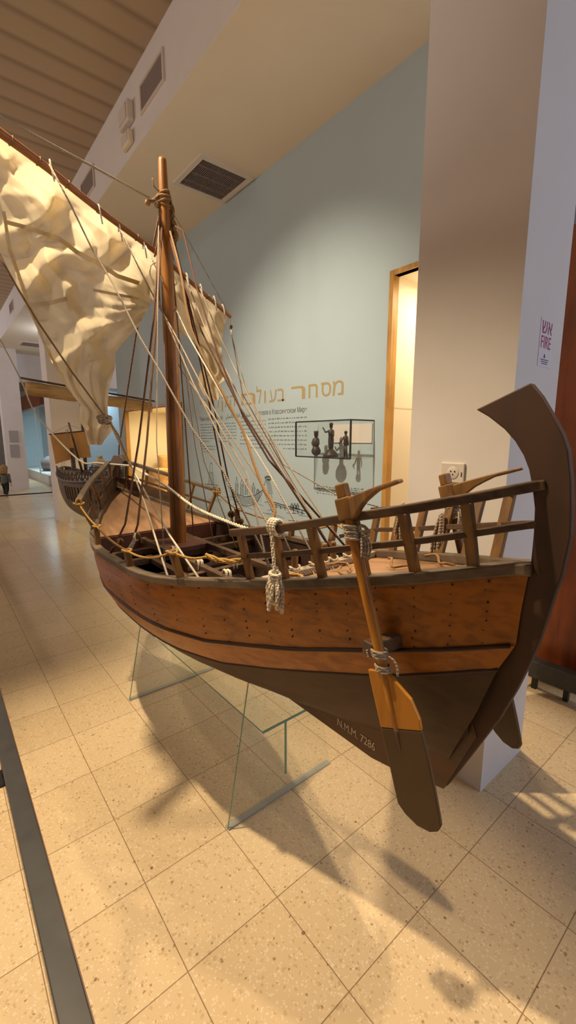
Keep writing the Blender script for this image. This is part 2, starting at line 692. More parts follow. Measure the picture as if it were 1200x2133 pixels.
# near pillar and its far repeats
PIL = [(XF, .689, 1.93, 1.097)]
for i, (x0, y0, x1, y1) in enumerate(PIL + [(XF, 8.0, 2.05, 8.4), (XF, 13.9, 2.02, 14.3)]):
    struct(MB().box((x0, y0, 0), (x1, y1, ZS)).build('wall_pillar_' + ('near', 'middle', 'far')[i], M['white'], origin=(0, 0, 0)))
# blue wall with two lit niches cut in it
NA = (1.20, 1.98, .05, 2.485)     # y0,y1,z0,z1 tall niche by the near pillar
NB = (5.30, 7.36, .42, 1.833)     # wide niche
w = MB()
def wallq(y0, y1, z0, z1): w.box((XW, y0, z0), (XW + .05, y1, z1))
wallq(1.13, NA[0], 0, ZS)
wallq(NA[0], NA[1], 0, NA[2]); wallq(NA[0], NA[1], NA[3], ZS)
wallq(NA[1], NB[0], 0, ZS)
wallq(NB[0], NB[1], 0, NB[2]); wallq(NB[0], NB[1], NB[3], ZS)
wallq(NB[1], 7.7, 0, ZS)
struct(w.build('wall_right', M['blue'], origin=(0, 0, 0)))
def niche(name, N, depth, mat):
    y0, y1, z0, z1 = N
    b = MB()
    x0, x1, t = XW + .05, XW + depth, .03
    b.box((x1, y0 - t, z0 - t), (x1 + t, y1 + t, z1 + t))
    b.box((x0, y1, z0 - t), (x1, y1 + t, z1 + t))
    b.box((x0, y0 - t, z0 - t), (x1, y0, z1 + t))
    b.box((x0, y0, z1), (x1, y1, z1 + t))
    b.box((x0, y0, z0 - t), (x1, y1, z0))
    return struct(b.build(name, mat, origin=(0, 0, 0)))
niche('wall_niche_tall', NA, .55, M['cream'])
niche('wall_niche_wide', NB, .8, M['cream'])
def frame(name, N, wd, mat):
    y0, y1, z0, z1 = N
    b = MB()
    b.box((XW - .012, y1 - .002, z0), (XW + .05, y1 + wd, z1 + wd))
    b.box((XW - .012, y0, z1), (XW + .05, y1, z1 + wd))
    b.box((XW - .012, y0 - wd, z0), (XW + .05, y0, z1 + wd))
    return struct(b.build(name, mat, origin=(0, 0, 0)))
frame('trim_2', NA, .032, M['oak'])
frame('trim_3', NB, .03, M['oak'])
struct(MB().box((XW + .05, NA[1] - .002, 1.612), (XW + .55, NA[1], 1.622)).box((XW + .546, NA[0], 1.612), (XW + .55, NA[1], 1.622)).build('trim_4', M['soffit'], origin=(0, 0, 0)))
# cross beam beyond the first bay
struct(MB().box((XF + .1, 5.5, 3.45), (XW, 5.9, ZS)).build('trim_5', M['blue'], origin=(0, 0, 0)))
# white cross beams further down the hall
struct(MB().box((XF + .1, 14.6, 3.0), (4.2, 15.0, ZS)).build('trim_6', M['white'], origin=(0, 0, 0)))
# back walls closing the hall far away and behind the bays
struct(MB().box((-7, 25.9, 0), (9, 26, ZC)).build('wall_far', M['white'], origin=(0, 0, 0)))
struct(MB().box((-7, -4, 0), (-6.9, 26, ZC)).build('wall_left', M['white'], origin=(0, 0, 0)))
struct(MB().box((4.2, -4, 0), (4.3, 26, ZS)).build('wall_outer', M['white'], origin=(0, 0, 0)))

# ================================================================== SHIP MODEL
X0 = .945
GY = [.36, .4, .5, .6, .7, .8, .9, 1, 1.1, 1.2, 1.3, 1.4, 1.5, 1.6, 1.8, 2.0, 2.1, 2.2, 2.3, 2.4, 2.5, 2.6, 2.7, 2.8, 2.9, 3.0, 3.06]
GB = [.015, .03, .09, .145, .184, .218, .248, .275, .302, .332, .363, .392, .408, .413, .413, .408, .40, .381, .353, .318, .281, .238, .186, .13, .075, .025, .012]
GZ = [1.138, 1.128, 1.103, 1.078, 1.055, 1.032, 1.01, .989, .97, .952, .936, .923, .916, .911, .905, .901, .901, .908, .922, .938, .954, .972, .998, 1.028, 1.049, 1.067, 1.075]
PY = [.4, .8, 1.2, 1.7, 2.2, 2.7, 3.05]
PV = [1.8, 1.65, 1.12, .8, .78, 1, 1.2]
KY = [.4, .55, .7, .83, 1, 1.25, 2, 2.4, 2.7, 2.9, 3.05]
KZ = [.60, .585, .555, .52, .49, .475, .475, .50, .6, .8, 1.0]
gb = lambda y: interp(y, GY, GB)
gz = lambda y: interp(y, GY, GZ)
kz = lambda y: interp(y, KY, KZ)
W1Y = [.36, .42, .5, .58, .66, .74, .87, 1.07, 1.22, 1.4, 1.7, 2.1, 2.5, 2.8, 3.0]
W1Z = [.962, .941, .918, .897, .874, .852, .813, .765, .733, .725, .714, .70, .76, .88, .99]
W2Y = [.387, .483, .58, .65, .75, .98, 1.19, 1.42, 1.73, 2.1, 2.5, 2.8, 3.0]
W2Z = [.898, .863, .828, .804, .775, .705, .648, .63, .622, .61, .67, .81, .95]


def hp(y, z, side=-1, off=0.0):
    """hull surface point at station y and height z"""
    zg, zk = gz(y), kz(y)
    s = min(1, max(0, (zg - z) / (zg - zk)))
    c = math.sqrt(max(0, 1 - s * s))
    half = gb(y) * c ** interp(y, PY, PV) + .012 * s + off
    return Vector((X0 + side * half, y, z))


ship = thing('ship_model', 'large brown wooden model of an ancient merchant ship, standing on a glass stand', 'ship', (X0, 1.7, .447))


def ymin(z): return interp(z, [.5, .517, .77, .89, .96, 1.044, 1.124, 1.14], [.54, .527, .427, .392, .361, .357, .350, .345])
def ymax(z): return interp(z, [.47, .6, .8, .95, 1.08], [2.62, 2.78, 2.95, 3.03, 3.06])


def hull_strip(f0, f1, nrow, off=0.0, ny=90, side=-1):
    rows = []
    for i in range(nrow + 1):
        row = []
        for j in range(ny + 1):
            e = j / ny
            y = .36 + e * 2.69
            for _ in range(2):
                a, b = f0(y), f1(y)
                z = a + (b - a) * i / nrow
                y = lerp(ymin(z), ymax(z), e)
            a, b = f0(y), f1(y)
            z = a + (b - a) * i / nrow
            row.append(hp(y, z, side, off))
        rows.append(row)
    return rows


w1 = lambda y: interp(y, W1Y, W1Z)
w2 = lambda y: interp(y, W2Y, W2Z)
for sd in (-1, 1):
    lab = 'near' if sd < 0 else 'far'
    MB().grid(hull_strip(gz, w1, 10, side=sd)).build('upper_planking', M['hull'], ship, True)
    o = MB().grid(hull_strip(w1, w2, 4, side=sd, off=.004)).build('wale_strake', M['wale'], ship, True)
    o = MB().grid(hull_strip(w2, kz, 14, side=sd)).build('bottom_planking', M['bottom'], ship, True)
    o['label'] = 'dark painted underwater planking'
    for fn in (w1, w2):
        pts = []
        for j in range(81):
            y = .37 + 2.62 * j / 80
            z = fn(y)
            y = max(y, ymin(z))
            pts.append(hp(y, z, sd, .002))
        MB().tube(pts, .0055, 6).build('wale', M['nail'], ship, True)
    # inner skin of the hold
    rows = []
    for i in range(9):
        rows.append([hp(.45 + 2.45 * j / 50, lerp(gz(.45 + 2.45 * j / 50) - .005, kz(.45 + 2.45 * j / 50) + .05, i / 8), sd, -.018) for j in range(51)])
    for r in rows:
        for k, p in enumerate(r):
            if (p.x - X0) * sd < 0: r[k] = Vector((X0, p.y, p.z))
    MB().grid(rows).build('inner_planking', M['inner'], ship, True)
    # gunwale cap
    pts = [Vector((X0 + sd * (gb(y) - .006), y, gz(y) - .004)) for y in [.345 + 2.71 * j / 90 for j in range(91)]]
    MB().sweep(pts, .036, .026).build('gunwale', M['gun'], ship, False, bevel=.004)
    # nail heads in vertical rows
    nb = MB()
    for y in (.42, .48, .55, .63, .70, .78, .86, .94, 1.02, 1.11, 1.2, 1.32, 1.45, 1.6, 1.75, 1.9):
        for k in range(9):
            z = lerp(gz(y) - .03, w2(y) + .01, (k + random.uniform(-.25, .25)) / 8.5)
            yy = y + random.uniform(-.004, .004)
            if yy < ymin(z) + .012: continue
            p = hp(yy, z, sd, .002)
            nb.ball(p, random.choice((.0016, .0022, .003)), 6, (.6, 1, 1))
    nb.build('nail_heads', M['nail'], ship, True)['kind'] = 'stuff'

# keel and deadwood
kp = [(.504, .507), (.536, .500), (.62, .470), (.74, .448), (1.1, .447), (2.5, .447), (2.66, .50), (2.62, .56), (2.4, .53), (2.0, .50), (1.25, .50), (1.0, .515), (.83, .545), (.7, .58), (.55, .61), (.45, .75), (.43, .70)]
MB().prism([(X0 - .014, y, z) for y, z in kp], (.028, 0, 0)).build('keel', M['keel'], ship)
# curved stern post, traced at its own plane then given its thickness
xs = X0 - .012
sp_px = [(991, 853), (1105, 797), (1127, 824), (1149, 861), (1171, 901), (1184, 938), (1190, 1000), (1191, 1060), (1189, 1117), (1171, 1199), (1157, 1234), (1138, 1293), (1122, 1340), (1103, 1384), (1075, 1440), (1040, 1499), (985, 1570), (931, 1638),
         (888, 1622), (932, 1556), (980, 1476), (1022, 1390), (1058, 1340), (1074, 1268), (1088, 1195), (1105, 1174), (1111, 1110), (1113, 1059), (1108, 1015), (1101, 978), (1090, 949), (1072, 919), (1050, 894), (1017, 868)]
MB().prism([onx(u, v, xs) for u, v in sp_px], (.020, 0, 0)).build('stern_post', M['stern'], ship, bevel=.003)
# stem curling aft at the bow
st = [(2.6, .5), (2.8, .6), (2.97, .8), (3.06, 1.0), (3.09, 1.12), (3.05, 1.23), (2.95, 1.29), (2.83, 1.295), (2.75, 1.262), (2.80, 1.225), (2.9, 1.235), (2.99, 1.18), (3.02, 1.08), (2.98, .95), (2.9, .8), (2.75, .64), (2.58, .56)]
MB().prism([(X0 - .02, y, z) for y, z in st], (.04, 0, 0)).build('stem', M['dark'], ship, bevel=.004)
# 'N.M.M. 7286' painted on the keel (lettering runs aft)
def keel_place(x, z, d):
    return Vector((X0 - .0145, x, z))
def on_keel(sx, sz, d):
    # sx grows towards the stern (world -y)
    y = .882 - sx
    return Vector((X0 - .0146 - d, y, .478 + sz - .02 * (sx / .15) * 0))
MB.build(text_mb('N.M.M. 7286', 0, .155, 0, .026, on_keel), 'number_marking', M['paint_w'], ship)['label'] = 'hand painted white number'

# decks
def deck(y0, y1, drop, name, mat, n=24):
    rows = []
    for j in range(n + 1):
        y = lerp(y0, y1, j / n)
        b = max(.004, gb(y) - .02)
        rows.append([Vector((X0 + b * k, y, gz(y) - drop)) for k in (-1, -.5, 0, .5, 1)])
    return MB().grid(rows).build(name, mat, ship, False, solid=.012)
deck(.42, .97, .022, 'stern_deck', M['deck'])
deck(2.27, 3.0, .02, 'bow_deck', M['deck'])
def cross_board(y, z0, z1, t=.014):
    zs_ = [lerp(z0, z1, i / 6) for i in range(7)]
    L_ = [hp(y, z, -1, -.014) for z in zs_]
    R_ = [hp(y, z, 1, -.014) for z in reversed(zs_)]
    return MB().prism(L_ + R_, (0, t, 0)).build('bulkhead_board', M['redboard'], ship)
cross_board(2.262, .79, .896)
cross_board(.962, .80, .975)
# hold floor, dark
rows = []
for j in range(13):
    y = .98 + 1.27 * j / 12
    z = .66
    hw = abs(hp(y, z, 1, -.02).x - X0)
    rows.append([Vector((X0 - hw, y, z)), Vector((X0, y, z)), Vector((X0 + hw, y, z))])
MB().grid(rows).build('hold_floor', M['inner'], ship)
# deck beams and carlings in the waist
for y in (1.18, 1.55, 1.95, 2.12):
    z = gz(y) - .07
    hw = abs(hp(y, z, 1, -.012).x - X0)
    MB().box((X0 - hw, y - .016, z - .014), (X0 + hw, y + .016, z + .014)).build('deck_beam', M['dark'], ship)
for dx in (-.11, .11):
    MB().box((X0 + dx - .014, .975, .845), (X0 + dx + .014, 2.26, .872)).build('carling', M['dark'], ship)
# mast partner blocks
MB().box((X0 - .1, 1.93, .842), (X0 + .1, 2.17, .872)).build('mast_partner', M['redboard'], ship, bevel=.004)
MB().box((X0 - .2, 1.25, .82), (X0 - .17, 2.0, .842)).build('carling', M['dark'], ship)
# slatted side screen in the waist
hw = gb(1.1) - .03
for k in range(6):
    y = 1.02 + k * .09
    x = X0 - .16
    MB().box((x - .008, y - .008, .70), (x + .008, y + .008, .845)).build('stanchion', M['redboard'], ship)

# mast
zt = 2.64
MB().lathe([(.0405, .70), (.0405, .84), (.039, 1.2), (.035, 1.7), (.028, 2.2), (.0215, 2.5), (.0185, 2.63), (.016, 2.642)], (X0, 2.05, 0), 20).build('mast', M['mast'], ship, True)

# stern rails with posts, both sides
RAILS = [(1.0, .646, 1.141), (.88, .672, 1.166), (.77, .702, 1.193), (.66, .735, 1.222), (.555, .775, 1.248), (.45, .845, 1.277), (.363, .924, 1.303), (.338, .938, 1.309)]
for sd in (-1, 1):
    mir = lambda x: X0 + sd * (X0 - x)
    top = MB()
    pts = [Vector((mir(.636), 1.035, 1.135))] + [Vector((mir(x), y, z)) for y, x, z in RAILS]
    top.sweep(smooth_path(pts, 4), .018, .021)
    rail = top.build('stern_rail', M['dark'], ship, bevel=.003)
    low = []
    for y, x, z in [(1.19, .70, 1.03)] + RAILS:
        y = max(y, .335)
        bx = X0 - gb(y) + .012
        bz = gz(y)
        t = .52
        low.append(Vector((mir(lerp(bx, x, t)), y, lerp(bz, z, t))))
    low[0] = Vector((mir(.665), 1.17, 1.015))
    MB().sweep(smooth_path(low, 3), .012, .015).build('lower_rail', M['dark'], ship, bevel=.002)
    for y, x, z in RAILS[:6]:
        a = Vector((mir(X0 - gb(y) + .012), y, gz(y) - .005))
        c = Vector((mir(x), y, z - .006))
        MB().beam(a, c, .024, .016, (0, 1, 0)).build('rail_post', M['post'], ship, bevel=.002)
    # standalone timber heads along the waist
    for y, hgt, lean in ((1.29, .105, .03), (1.62, .075, .012), (2.09, .10, .0)):
        a = Vector((mir(X0 - gb(y) + .014), y, gz(y) - .005))
        c = Vector((mir(X0 - gb(y) + .014 - lean), y + .004, gz(y) + hgt))
        MB().beam(a, c, .026, .022, (0, 1, 0)).build('timber_head', M['post'], ship, bevel=.003)
    # bow rails
    BR = [(2.345, .548, 1.083), (2.5, .62, 1.12), (2.65, .70, 1.16), (2.8, .80, 1.205), (2.93, .885, 1.245)]
    MB().sweep([Vector((mir(x), y, z)) for y, x, z in BR], .03, .02).build('bow_rail', M['gun'], ship, bevel=.003)
    MB().sweep([Vector((mir(lerp(X0 - gb(y) + .012, x, .5)), y, lerp(gz(y), z, .5))) for y, x, z in BR], .012, .012).build('lower_rail', M['dark'], ship)
    for y, x, z in BR:
        a = Vector((mir(X0 - gb(y) + .012), y, gz(y) - .005))
        MB().beam(a, Vector((mir(x), y, z - .006)), .024, .016, (0, 1, 0)).build('rail_post', M['post'], ship, bevel=.002)
    # bow bulwark boards
    rows = [[Vector((mir(X0 - gb(y) + .012), y, gz(y) + h_)) for y in (2.62, 2.75, 2.88, 3.0)] for h_ in (0, .075)]
    MB().grid(rows).build('bow_bulwark', M['dark'], ship, solid=.01)

# pin rail across the front of the stern deck
MB().box((X0 - .24, .955, .985), (X0 + .24, .985, 1.003)).build('pin_rail', M['rope_g'], ship)
PINS = [X0 - .175, X0 - .125, X0 - .045, X0 + .0, X0 + .04, X0 + .11]
for k, px_ in enumerate(PINS):
    MB().lathe([(.006, .94), (.007, .99), (.0105, 1.005), (.0105, 1.045), (.0085, 1.05), (.0095, 1.06), (.008, 1.068)], (px_, .97, 0), 10).build('belaying_pin', M['post'], ship, True)
    h_ = MB()
    for q in range(3):
        c = Vector((px_, .97, 1.0 + q * .006))
        h_.tube([c + Vector((math.cos(a) * (.013 + .002 * q), math.sin(a) * .013, .004 * math.sin(a * 2 + q))) for a in [2 * PI * i / 12 for i in range(12)]], .0035, 5, True)
    h_.tube(smooth_path([Vector((px_ - .012, .968, 1.0)), Vector((px_ - .02, .95, .985)), Vector((px_ - .005, .94, .974)), Vector((px_ + .012, .95, .985))], 5), .003, 5)
    h_.build('rope_hitch', M['rope_w'], ship, True)

# ---- steering oars
HEAD = Vector((.728, .69, 1.282))
TIP = ony(872, 1716, .452)
AX = (TIP - HEAD).normalized()
WD = Vector((.25, -1, 0)).normalized()
NRM = AX.cross(WD).normalized()
blade_px = [(768, 1393), (776, 1430), (785, 1470), (793, 1505), (810, 1580), (830, 1670), (845, 1692), (870, 1717), (897, 1731), (914, 1730), (921, 1720), (918, 1700), (908, 1645), (890, 1560), (881, 1527), (876, 1498), (858, 1456), (828, 1421), (806, 1396)]
def oar_pt(u, v): return on(u, v, NRM, NRM.dot(HEAD))
def along(p): return (p - HEAD).dot(AX)
cut = along(oar_pt(835, 1517))
def clip(poly, keep_low):
    out = []
    n = len(poly)
    for i in range(n):
        a, b = poly[i], poly[(i + 1) % n]
        ia = (along(a) >= cut) == keep_low
        ib = (along(b) >= cut) == keep_low
        if ia: out.append(a)
        if ia != ib:
            t = (cut - along(a)) / (along(b) - along(a))
            out.append(a.lerp(b, t))
    return out
for sd in (-1, 1):
    def mv(p): return p if sd < 0 else Vector((2 * X0 - p.x, p.y, p.z))
    poly = [oar_pt(u, v) for u, v in blade_px]
    # the far blade hangs a little higher and further aft than the near one
    oar = MB()
    L_ = cut
    pts = [HEAD + AX * (L_ * i / 12) for i in range(13)]
    oar.tube([mv(p - NRM * 0) for p in pts], [.0125] * 9 + [.0115, .0105, .0095, .0085], 12)
    loom = oar.build('steering_oar', M['post'] if sd > 0 else M['oar'], ship, True)
    loom['label'] = 'steering oar on the near side, its blade half honey and half dark' if sd < 0 else 'steering oar on the far side, with a dark blade'
    for low, nm, mt in ((False, 'blade', M['oar']), (True, 'blade_tip', M['oardark'])):
        q = clip(poly, low)
        o = MB().prism([mv(p - NRM * .006) for p in q], mv(NRM * .012) - mv(Vector((0, 0, 0)))).build(nm, mt if sd < 0 or low else M['oardark'], loom, bevel=.003)
        if low: o['label'] = 'dark painted lower half of the blade'
    L2 = along(oar_pt(838, 1592))
    MB().tube([mv(HEAD + AX * lerp(cut, L2, i / 6)) for i in range(7)], [.0087, .008, .0075, .007, .006, .004, .001], 12).build('blade_ridge', M['oardark'], loom, True)
    # head block and tiller
    hd = MB()
    hd.beam(mv(HEAD - AX * .015), mv(HEAD + AX * .02), .026, .026, mv(WD) - mv(Vector()))
    hd.beam(mv(HEAD + AX * .018), mv(HEAD + AX * .07), .038, .036, mv(WD) - mv(Vector()))
    hd.build('oar_head', M['post'], loom, bevel=.004)
    TT = Vector((.68, .496, 1.317))
    TPX = [(728, 1037), (745, 1029), (775, 1017), (805, 1006), (832, 997), (836, 1005), (815, 1013), (790, 1022), (775, 1034), (761, 1047), (752, 1060), (745, 1073), (739, 1082), (728, 1074)]
    TT = Vector((.68, .496, 1.317))
    tn_ = (TT - (HEAD + AX * .05)).cross(AX).normalized()
    tl = MB().prism([mv(on(u, v, tn_, tn_.dot(HEAD)) - tn_ * .008) for u, v in TPX], mv(tn_ * .016) - mv(Vector((0, 0, 0))))
    tl.build('tiller', M['post'], loom, bevel=.003)
    # lashings: at the rail and low on the hull with a square stub
    ls = MB()
    c0 = HEAD + AX * .085
    for q in range(5):
        c = c0 + AX * (.007 * q)
        ls.tube([mv(c + (WD * math.cos(a) + NRM * math.sin(a)) * (.0175 - .001 * (q % 2))) for a in [2 * PI * i / 14 for i in range(14)]], .0042, 6, True)
    f0 = c0 + WD * .024 + AX * .01
    for q in range(4):
        ls.tube(smooth_path([mv(f0), mv(f0 + Vector((.01 * q - .01, -.012, -.03))), mv(f0 + Vector((.012 * q - .014, -.016 + .004 * q, -.055 - .005 * q)))], 4), .003, 5)
    ls.tube([mv(f0 + WD * .004 + (WD * math.cos(a) + AX * math.sin(a)) * .014) for a in [2 * PI * i / 12 for i in range(12)]], .004, 6, True)
    ls.build('lashing', M['rope_g'], loom, True)
    c1 = HEAD + AX * along(oar_pt(789, 1362))
    hs = hp(c1.y + .02, c1.z, -1, -.01)
    stub = MB().beam(mv(hs + Vector((.01, 0, 0))), mv(c1 + Vector((-.012, .028, .004))), .034, .032, (0, 0, 1))
    stub.build('through_beam', M['dark'], ship, bevel=.004)
    l2 = MB()
    for q in range(3):
        c = c1 + AX * (-.008 + .006 * q)
        l2.tube([mv(c + (WD * math.cos(a) + NRM * math.sin(a)) * .0165) for a in [2 * PI * i / 14 for i in range(14)]], .0036, 6, True)
        c = c1 + AX * (.026 + .005 * q)
        l2.tube([mv(c + (WD * math.cos(a) + NRM * math.sin(a)) * .0155) for a in [2 * PI * i / 14 for i in range(14)]], .0034, 6, True)
    e0 = c1 - WD * .028
    for q in range(4):
        l2.tube(smooth_path([mv(c1 - WD * .012 - NRM * (.012 if sd else 0) + AX * (.004 * q - .012)), mv(e0 - NRM * .012 + AX * (.004 * q - .006)), mv(e0 + NRM * .008 + AX * (.004 * q))], 4), .003, 5)
    l2.tube(smooth_path([mv(c1 + WD * .014), mv(c1 + WD * .03 + AX * .004), mv(c1 + WD * .036 + AX * .02), mv(c1 + WD * .032 + AX * .04)], 5), .0028, 5)
    l2.build('lashing', M['rope_g'], loom, True)

# ---- yard and sail
YN = Vector((-.3, 1, 0))
YD = 2.105 - .3 * X0
def yd(u, v, off=0.0): return on(u, v, YN, YD + off)
ya = yd(0, 276); yb = yd(330, 529); yc = yd(480, 660)
yl = ya + (ya - yb) * .30
ypts = [yl, ya, yd(100, 351), yd(205, 436), yb, yd(400, 590), yc]
yp = smooth_path(ypts, 5)
rr = [lerp(.0165, .0095, i / (len(yp) - 1)) for i in range(len(yp))]
yard = MB().tube(yp, rr, 12).build('yard', M['yard'], ship, True)
for i in range(3, len(yp) - 1, 3):
    bands = MB()
    d = (yp[i + 1] - yp[i]).normalized()
    o1 = d.orthogonal().normalized(); o2 = d.cross(o1)
    bands.tube([yp[i] + (o1 * math.cos(a) + o2 * math.sin(a)) * (rr[i] + .001) for a in [2 * PI * k / 12 for k in range(12)]], .0022, 5, True)
    bands.build('yard_band', M['rope_t'], yard, True)


def poly_at(P, t):
    """point on a pixel polyline at fraction t of its length"""
    ds = [math.hypot(b[0] - a[0], b[1] - a[1]) for a, b in zip(P[:-1], P[1:])]
    T = sum(ds) * t
    for (a, b), d in zip(zip(P[:-1], P[1:]), ds):
        if T <= d or (a, b) == (P[-2], P[-1]):
            k = min(1, T / d) if d else 0
            return (lerp(a[0], b[0], k), lerp(a[1], b[1], k))
        T -= d


def crease(p, seed, sc):
    """facetted folds like crumpled canvas: distance between the two nearest cell centres"""
    d, _ = noise.voronoi(Vector((p[0] * sc, p[1] * sc, seed)))
    return d[1] - d[0]


SL = [(-95, 205), (-60, 380), (-3, 520), (40, 608), (70, 668), (102, 744), (123, 785), (156, 829), (167, 842), (163, 874), (175, 892), (184, 926)]
SR = [(330, 533), (327, 590), (326, 610), (318, 628), (305, 648), (288, 681), (255, 715), (241, 735), (239, 768), (228, 803), (224, 837), (225, 863), (235, 881), (234, 898), (221, 912), (212, 927)]
def tent(q):
    q = q - math.floor(q)
    return 1 - abs(2 * q - 1)
GA = (322, 640)
def sail_pt(u, v, seed=0.0):
    a = poly_at(SL, v); b = poly_at(SR, v)
    x = lerp(a[0], b[0], u); y = lerp(a[1], b[1], u)
    # top edge hugs the yard
    edge = min(1, v * 14)
    dx, dy = x - GA[0], y - GA[1]
    r = math.hypot(dx, dy)
    th = math.atan2(dy, dx)
    w_ = noise.noise(Vector((x * .008, y * .008, 3.1)))
    d = 0
    d += .026 * math.exp(-((r - 40) / 80) ** 2) * tent(th * 1.5 + w_ * .8)
    d += .012 * math.exp(-((r - 70) / 60) ** 2) * tent(th * 3.1 + w_ * 1.4)
    dx2, dy2 = x - 214, y - 664
    r2_ = math.hypot(dx2, dy2)
    d += .030 * min(1, r2_ / 40) * math.exp(-(r2_ / 90) ** 2) * tent(math.atan2(dy2, dx2) * .64 + .8 * w_)
    w2_ = noise.noise(Vector((x * .011, y * .011, 7.7)))
    d += .065 * tent((x * .62 + y * .78) / 150 + .55 * w_ + .1)
    d += .050 * tent((x * .93 - y * .36) / 118 + .6 * w2_ + .3)
    d += .028 * tent((x * .2 + y * .98) / 74 + .7 * w2_ + .2 * w_)
    d += .011 * tent((x * .8 - y * .6) / 37 + .9 * w_)
    d += .006 * noise.noise(Vector((x * .02, y * .02, 9.0)))
    low = min(1, max(0, (y - 690) / 70))
    d += low * .034 * tent(u * 2.2 + y * .0022 + w_ * .5)
    d += low * .014 * tent(u * 5.1 + y * .001 + w_)
    d += .04 * math.sin(PI * v) * math.sin(PI * min(1, u * .9 + .05))
    return yd(x, y, .012 + d * edge + .05 * v)
NU, NV = 130, 160
rows = [[sail_pt(j / NU, i / NV) for j in range(NU + 1)] for i in range(NV + 1)]
sail = MB().grid(rows).build('sail', M['sail'], ship, True)
sail['label'] = 'cream canvas sail, brailed up and crumpled'
def sail_find(px, py):
    best = None
    for i in range(0, 61):
        for j in range(0, 61):
            a = poly_at(SL, i / 60); b = poly_at(SR, i / 60)
            x = lerp(a[0], b[0], j / 60); y = lerp(a[1], b[1], j / 60)
            q = (x - px) ** 2 + (y - py) ** 2
            if best is None or q < best[0]: best = (q, j / 60, i / 60)
    return best[1], best[2]
def seam(pts, wpx):
    """band of tape sewn on the sail"""
    mb = MB()
    dense = []
    for a, c in zip(pts[:-1], pts[1:]):
        n = 12
        for k in range(n): dense.append((lerp(a[0], c[0], k / n), lerp(a[1], c[1], k / n)))
    dense.append(pts[-1])
    r2 = []
    for k, p in enumerate(dense):
        q = dense[min(k + 1, len(dense) - 1)]; o_ = dense[max(0, k - 1)]
        tx, ty = q[0] - o_[0], q[1] - o_[1]
        n = math.hypot(tx, ty)
        nx, ny = -ty / n, tx / n
        row = []
        for s_ in (-.5, 0, .5):
            X, Y = p[0] + nx * wpx * s_, p[1] + ny * wpx * s_
            u, v = uv_of(X, Y)
            P = sail_pt(u, v)
            row.append(P + (EYE - P).normalized() * .003)
        r2.append(row)
    mb.grid(r2)
    mb.build('seam_tape', M['seam'], sail, True)
def uv_of(px, py):
    # refine by local search in parameter space
    u, v = sail_find(px, py)
    st_ = 1 / 60
    for _ in range(7):
        st_ *= .5
        best = None
        for du in (-1, 0, 1):
            for dv in (-1, 0, 1):
                uu = min(1, max(0, u + du * st_)); vv = min(1, max(0, v + dv * st_))
                a = poly_at(SL, vv); b = poly_at(SR, vv)
                q = (lerp(a[0], b[0], uu) - px) ** 2 + (lerp(a[1], b[1], uu) - py) ** 2
                if best is None or q < best[0]: best = (q, uu, vv)
        u, v = best[1], best[2]
    return u, v
seam([(11, 462), (60, 475), (124, 497), (160, 525), (205, 548), (245, 575), (290, 590)], 9)
seam([(62, 634), (100, 632), (140, 622)], 9)
seam([(195, 604), (235, 612), (290, 622)], 6)
seam([(8, 440), (20, 520), (40, 575), (62, 640), (95, 722), (150, 822)], 7)

RL = [(361, 557), (362, 620), (363, 688), (398, 704), (418, 728), (426, 758), (412, 782), (411, 800), (424, 822), (440, 832)]
RR = [(474, 656), (465, 690), (461, 722), (464, 752), (472, 782), (468, 792), (456, 800), (454, 812), (457, 826), (456, 834)]
def sail2_pt(u, v):
    a = poly_at(RL, v); b = poly_at(RR, v)
    x = lerp(a[0], b[0], u); y = lerp(a[1], b[1], u)
    edge = min(1, v * 10)
    w_ = noise.noise(Vector((x * .02, y * .02, 1.1)))
    d = .022 * math.sin((x * .75 - y * .55) * .17 + w_ * 4)
    d += .016 * (crease((x, y), 2.2, .03) - .3) + .02 * noise.noise(Vector((x * .015, y * .015, 4)))
    d += .012 * math.sin(u * 16 + v * 5)
    return yd(x, y, .014 + d * edge + .03 * v)
MB().grid([[sail2_pt(j / 50, i / 80) for j in range(51)] for i in range(81)]).build('sail', M['sail'], ship, True)['label'] = 'gathered canvas on the far end of the yard'

# ---- rigging
def P3(u, v, y): return ony(u, v, y)
def line(name, pts, r, mat, laid=False, smooth=False, parent=None):
    pts = smooth_path(pts, 6) if smooth else [Vector(p) for p in pts]
    mb = MB()
    if laid: mb.rope(pts, r)
    else: mb.tube(pts, r, 6)
    return mb.build(name, mat, parent or ship, True)
MH = lambda dx, dz: Vector((X0 + dx, 2.05, 2.46 + dz))
# masthead lashing
mh = MB()
for q in range(6):
    c = Vector((X0, 2.05, 2.455 + q * .009 + .004 * math.sin(q * 2.3)))
    mh.tube([c + Vector((math.cos(a), math.sin(a), .45 * math.sin(a + q * 1.7))) * (.0235 + .0035 * math.sin(q * 1.9)) for a in [2 * PI * i / 16 for i in range(16)]], .0055, 7, True)
mh.rope(smooth_path([MH(.022, .03), MH(.04, -.02), MH(.034, -.07), MH(.046, -.12), MH(.04, -.16)], 5), .011)
mh.rope(smooth_path([MH(-.02, .03), MH(-.045, .0), MH(-.075, -.02)], 5), .008)
mh.tube(smooth_path([MH(-.02, .04), MH(-.045, .055), MH(-.05, .085)], 4), .003, 5)
mh.ball(MH(-.078, -.022), .013, 10)
mh.ball(MH(-.036, -.02), .012, 10)
mh.ball(MH(.042, -.085), .019, 10, (.8, .8, 1.5))
mh.ball(MH(.052, -.125), .016, 10, (.8, .8, 1.5))
for sx in (-.03, -.012, .012, .03):
    mh.tube([MH(sx * .8, -.02), MH(sx * .9, -.08), MH(sx * 1.05, -.13)], .0045, 6)
mh.build('masthead_lashing', M['rope_t'], ship, True)
G = lambda y, sd=-1: Vector((X0 + sd * (gb(y) - .02), y, gz(y) + .005))
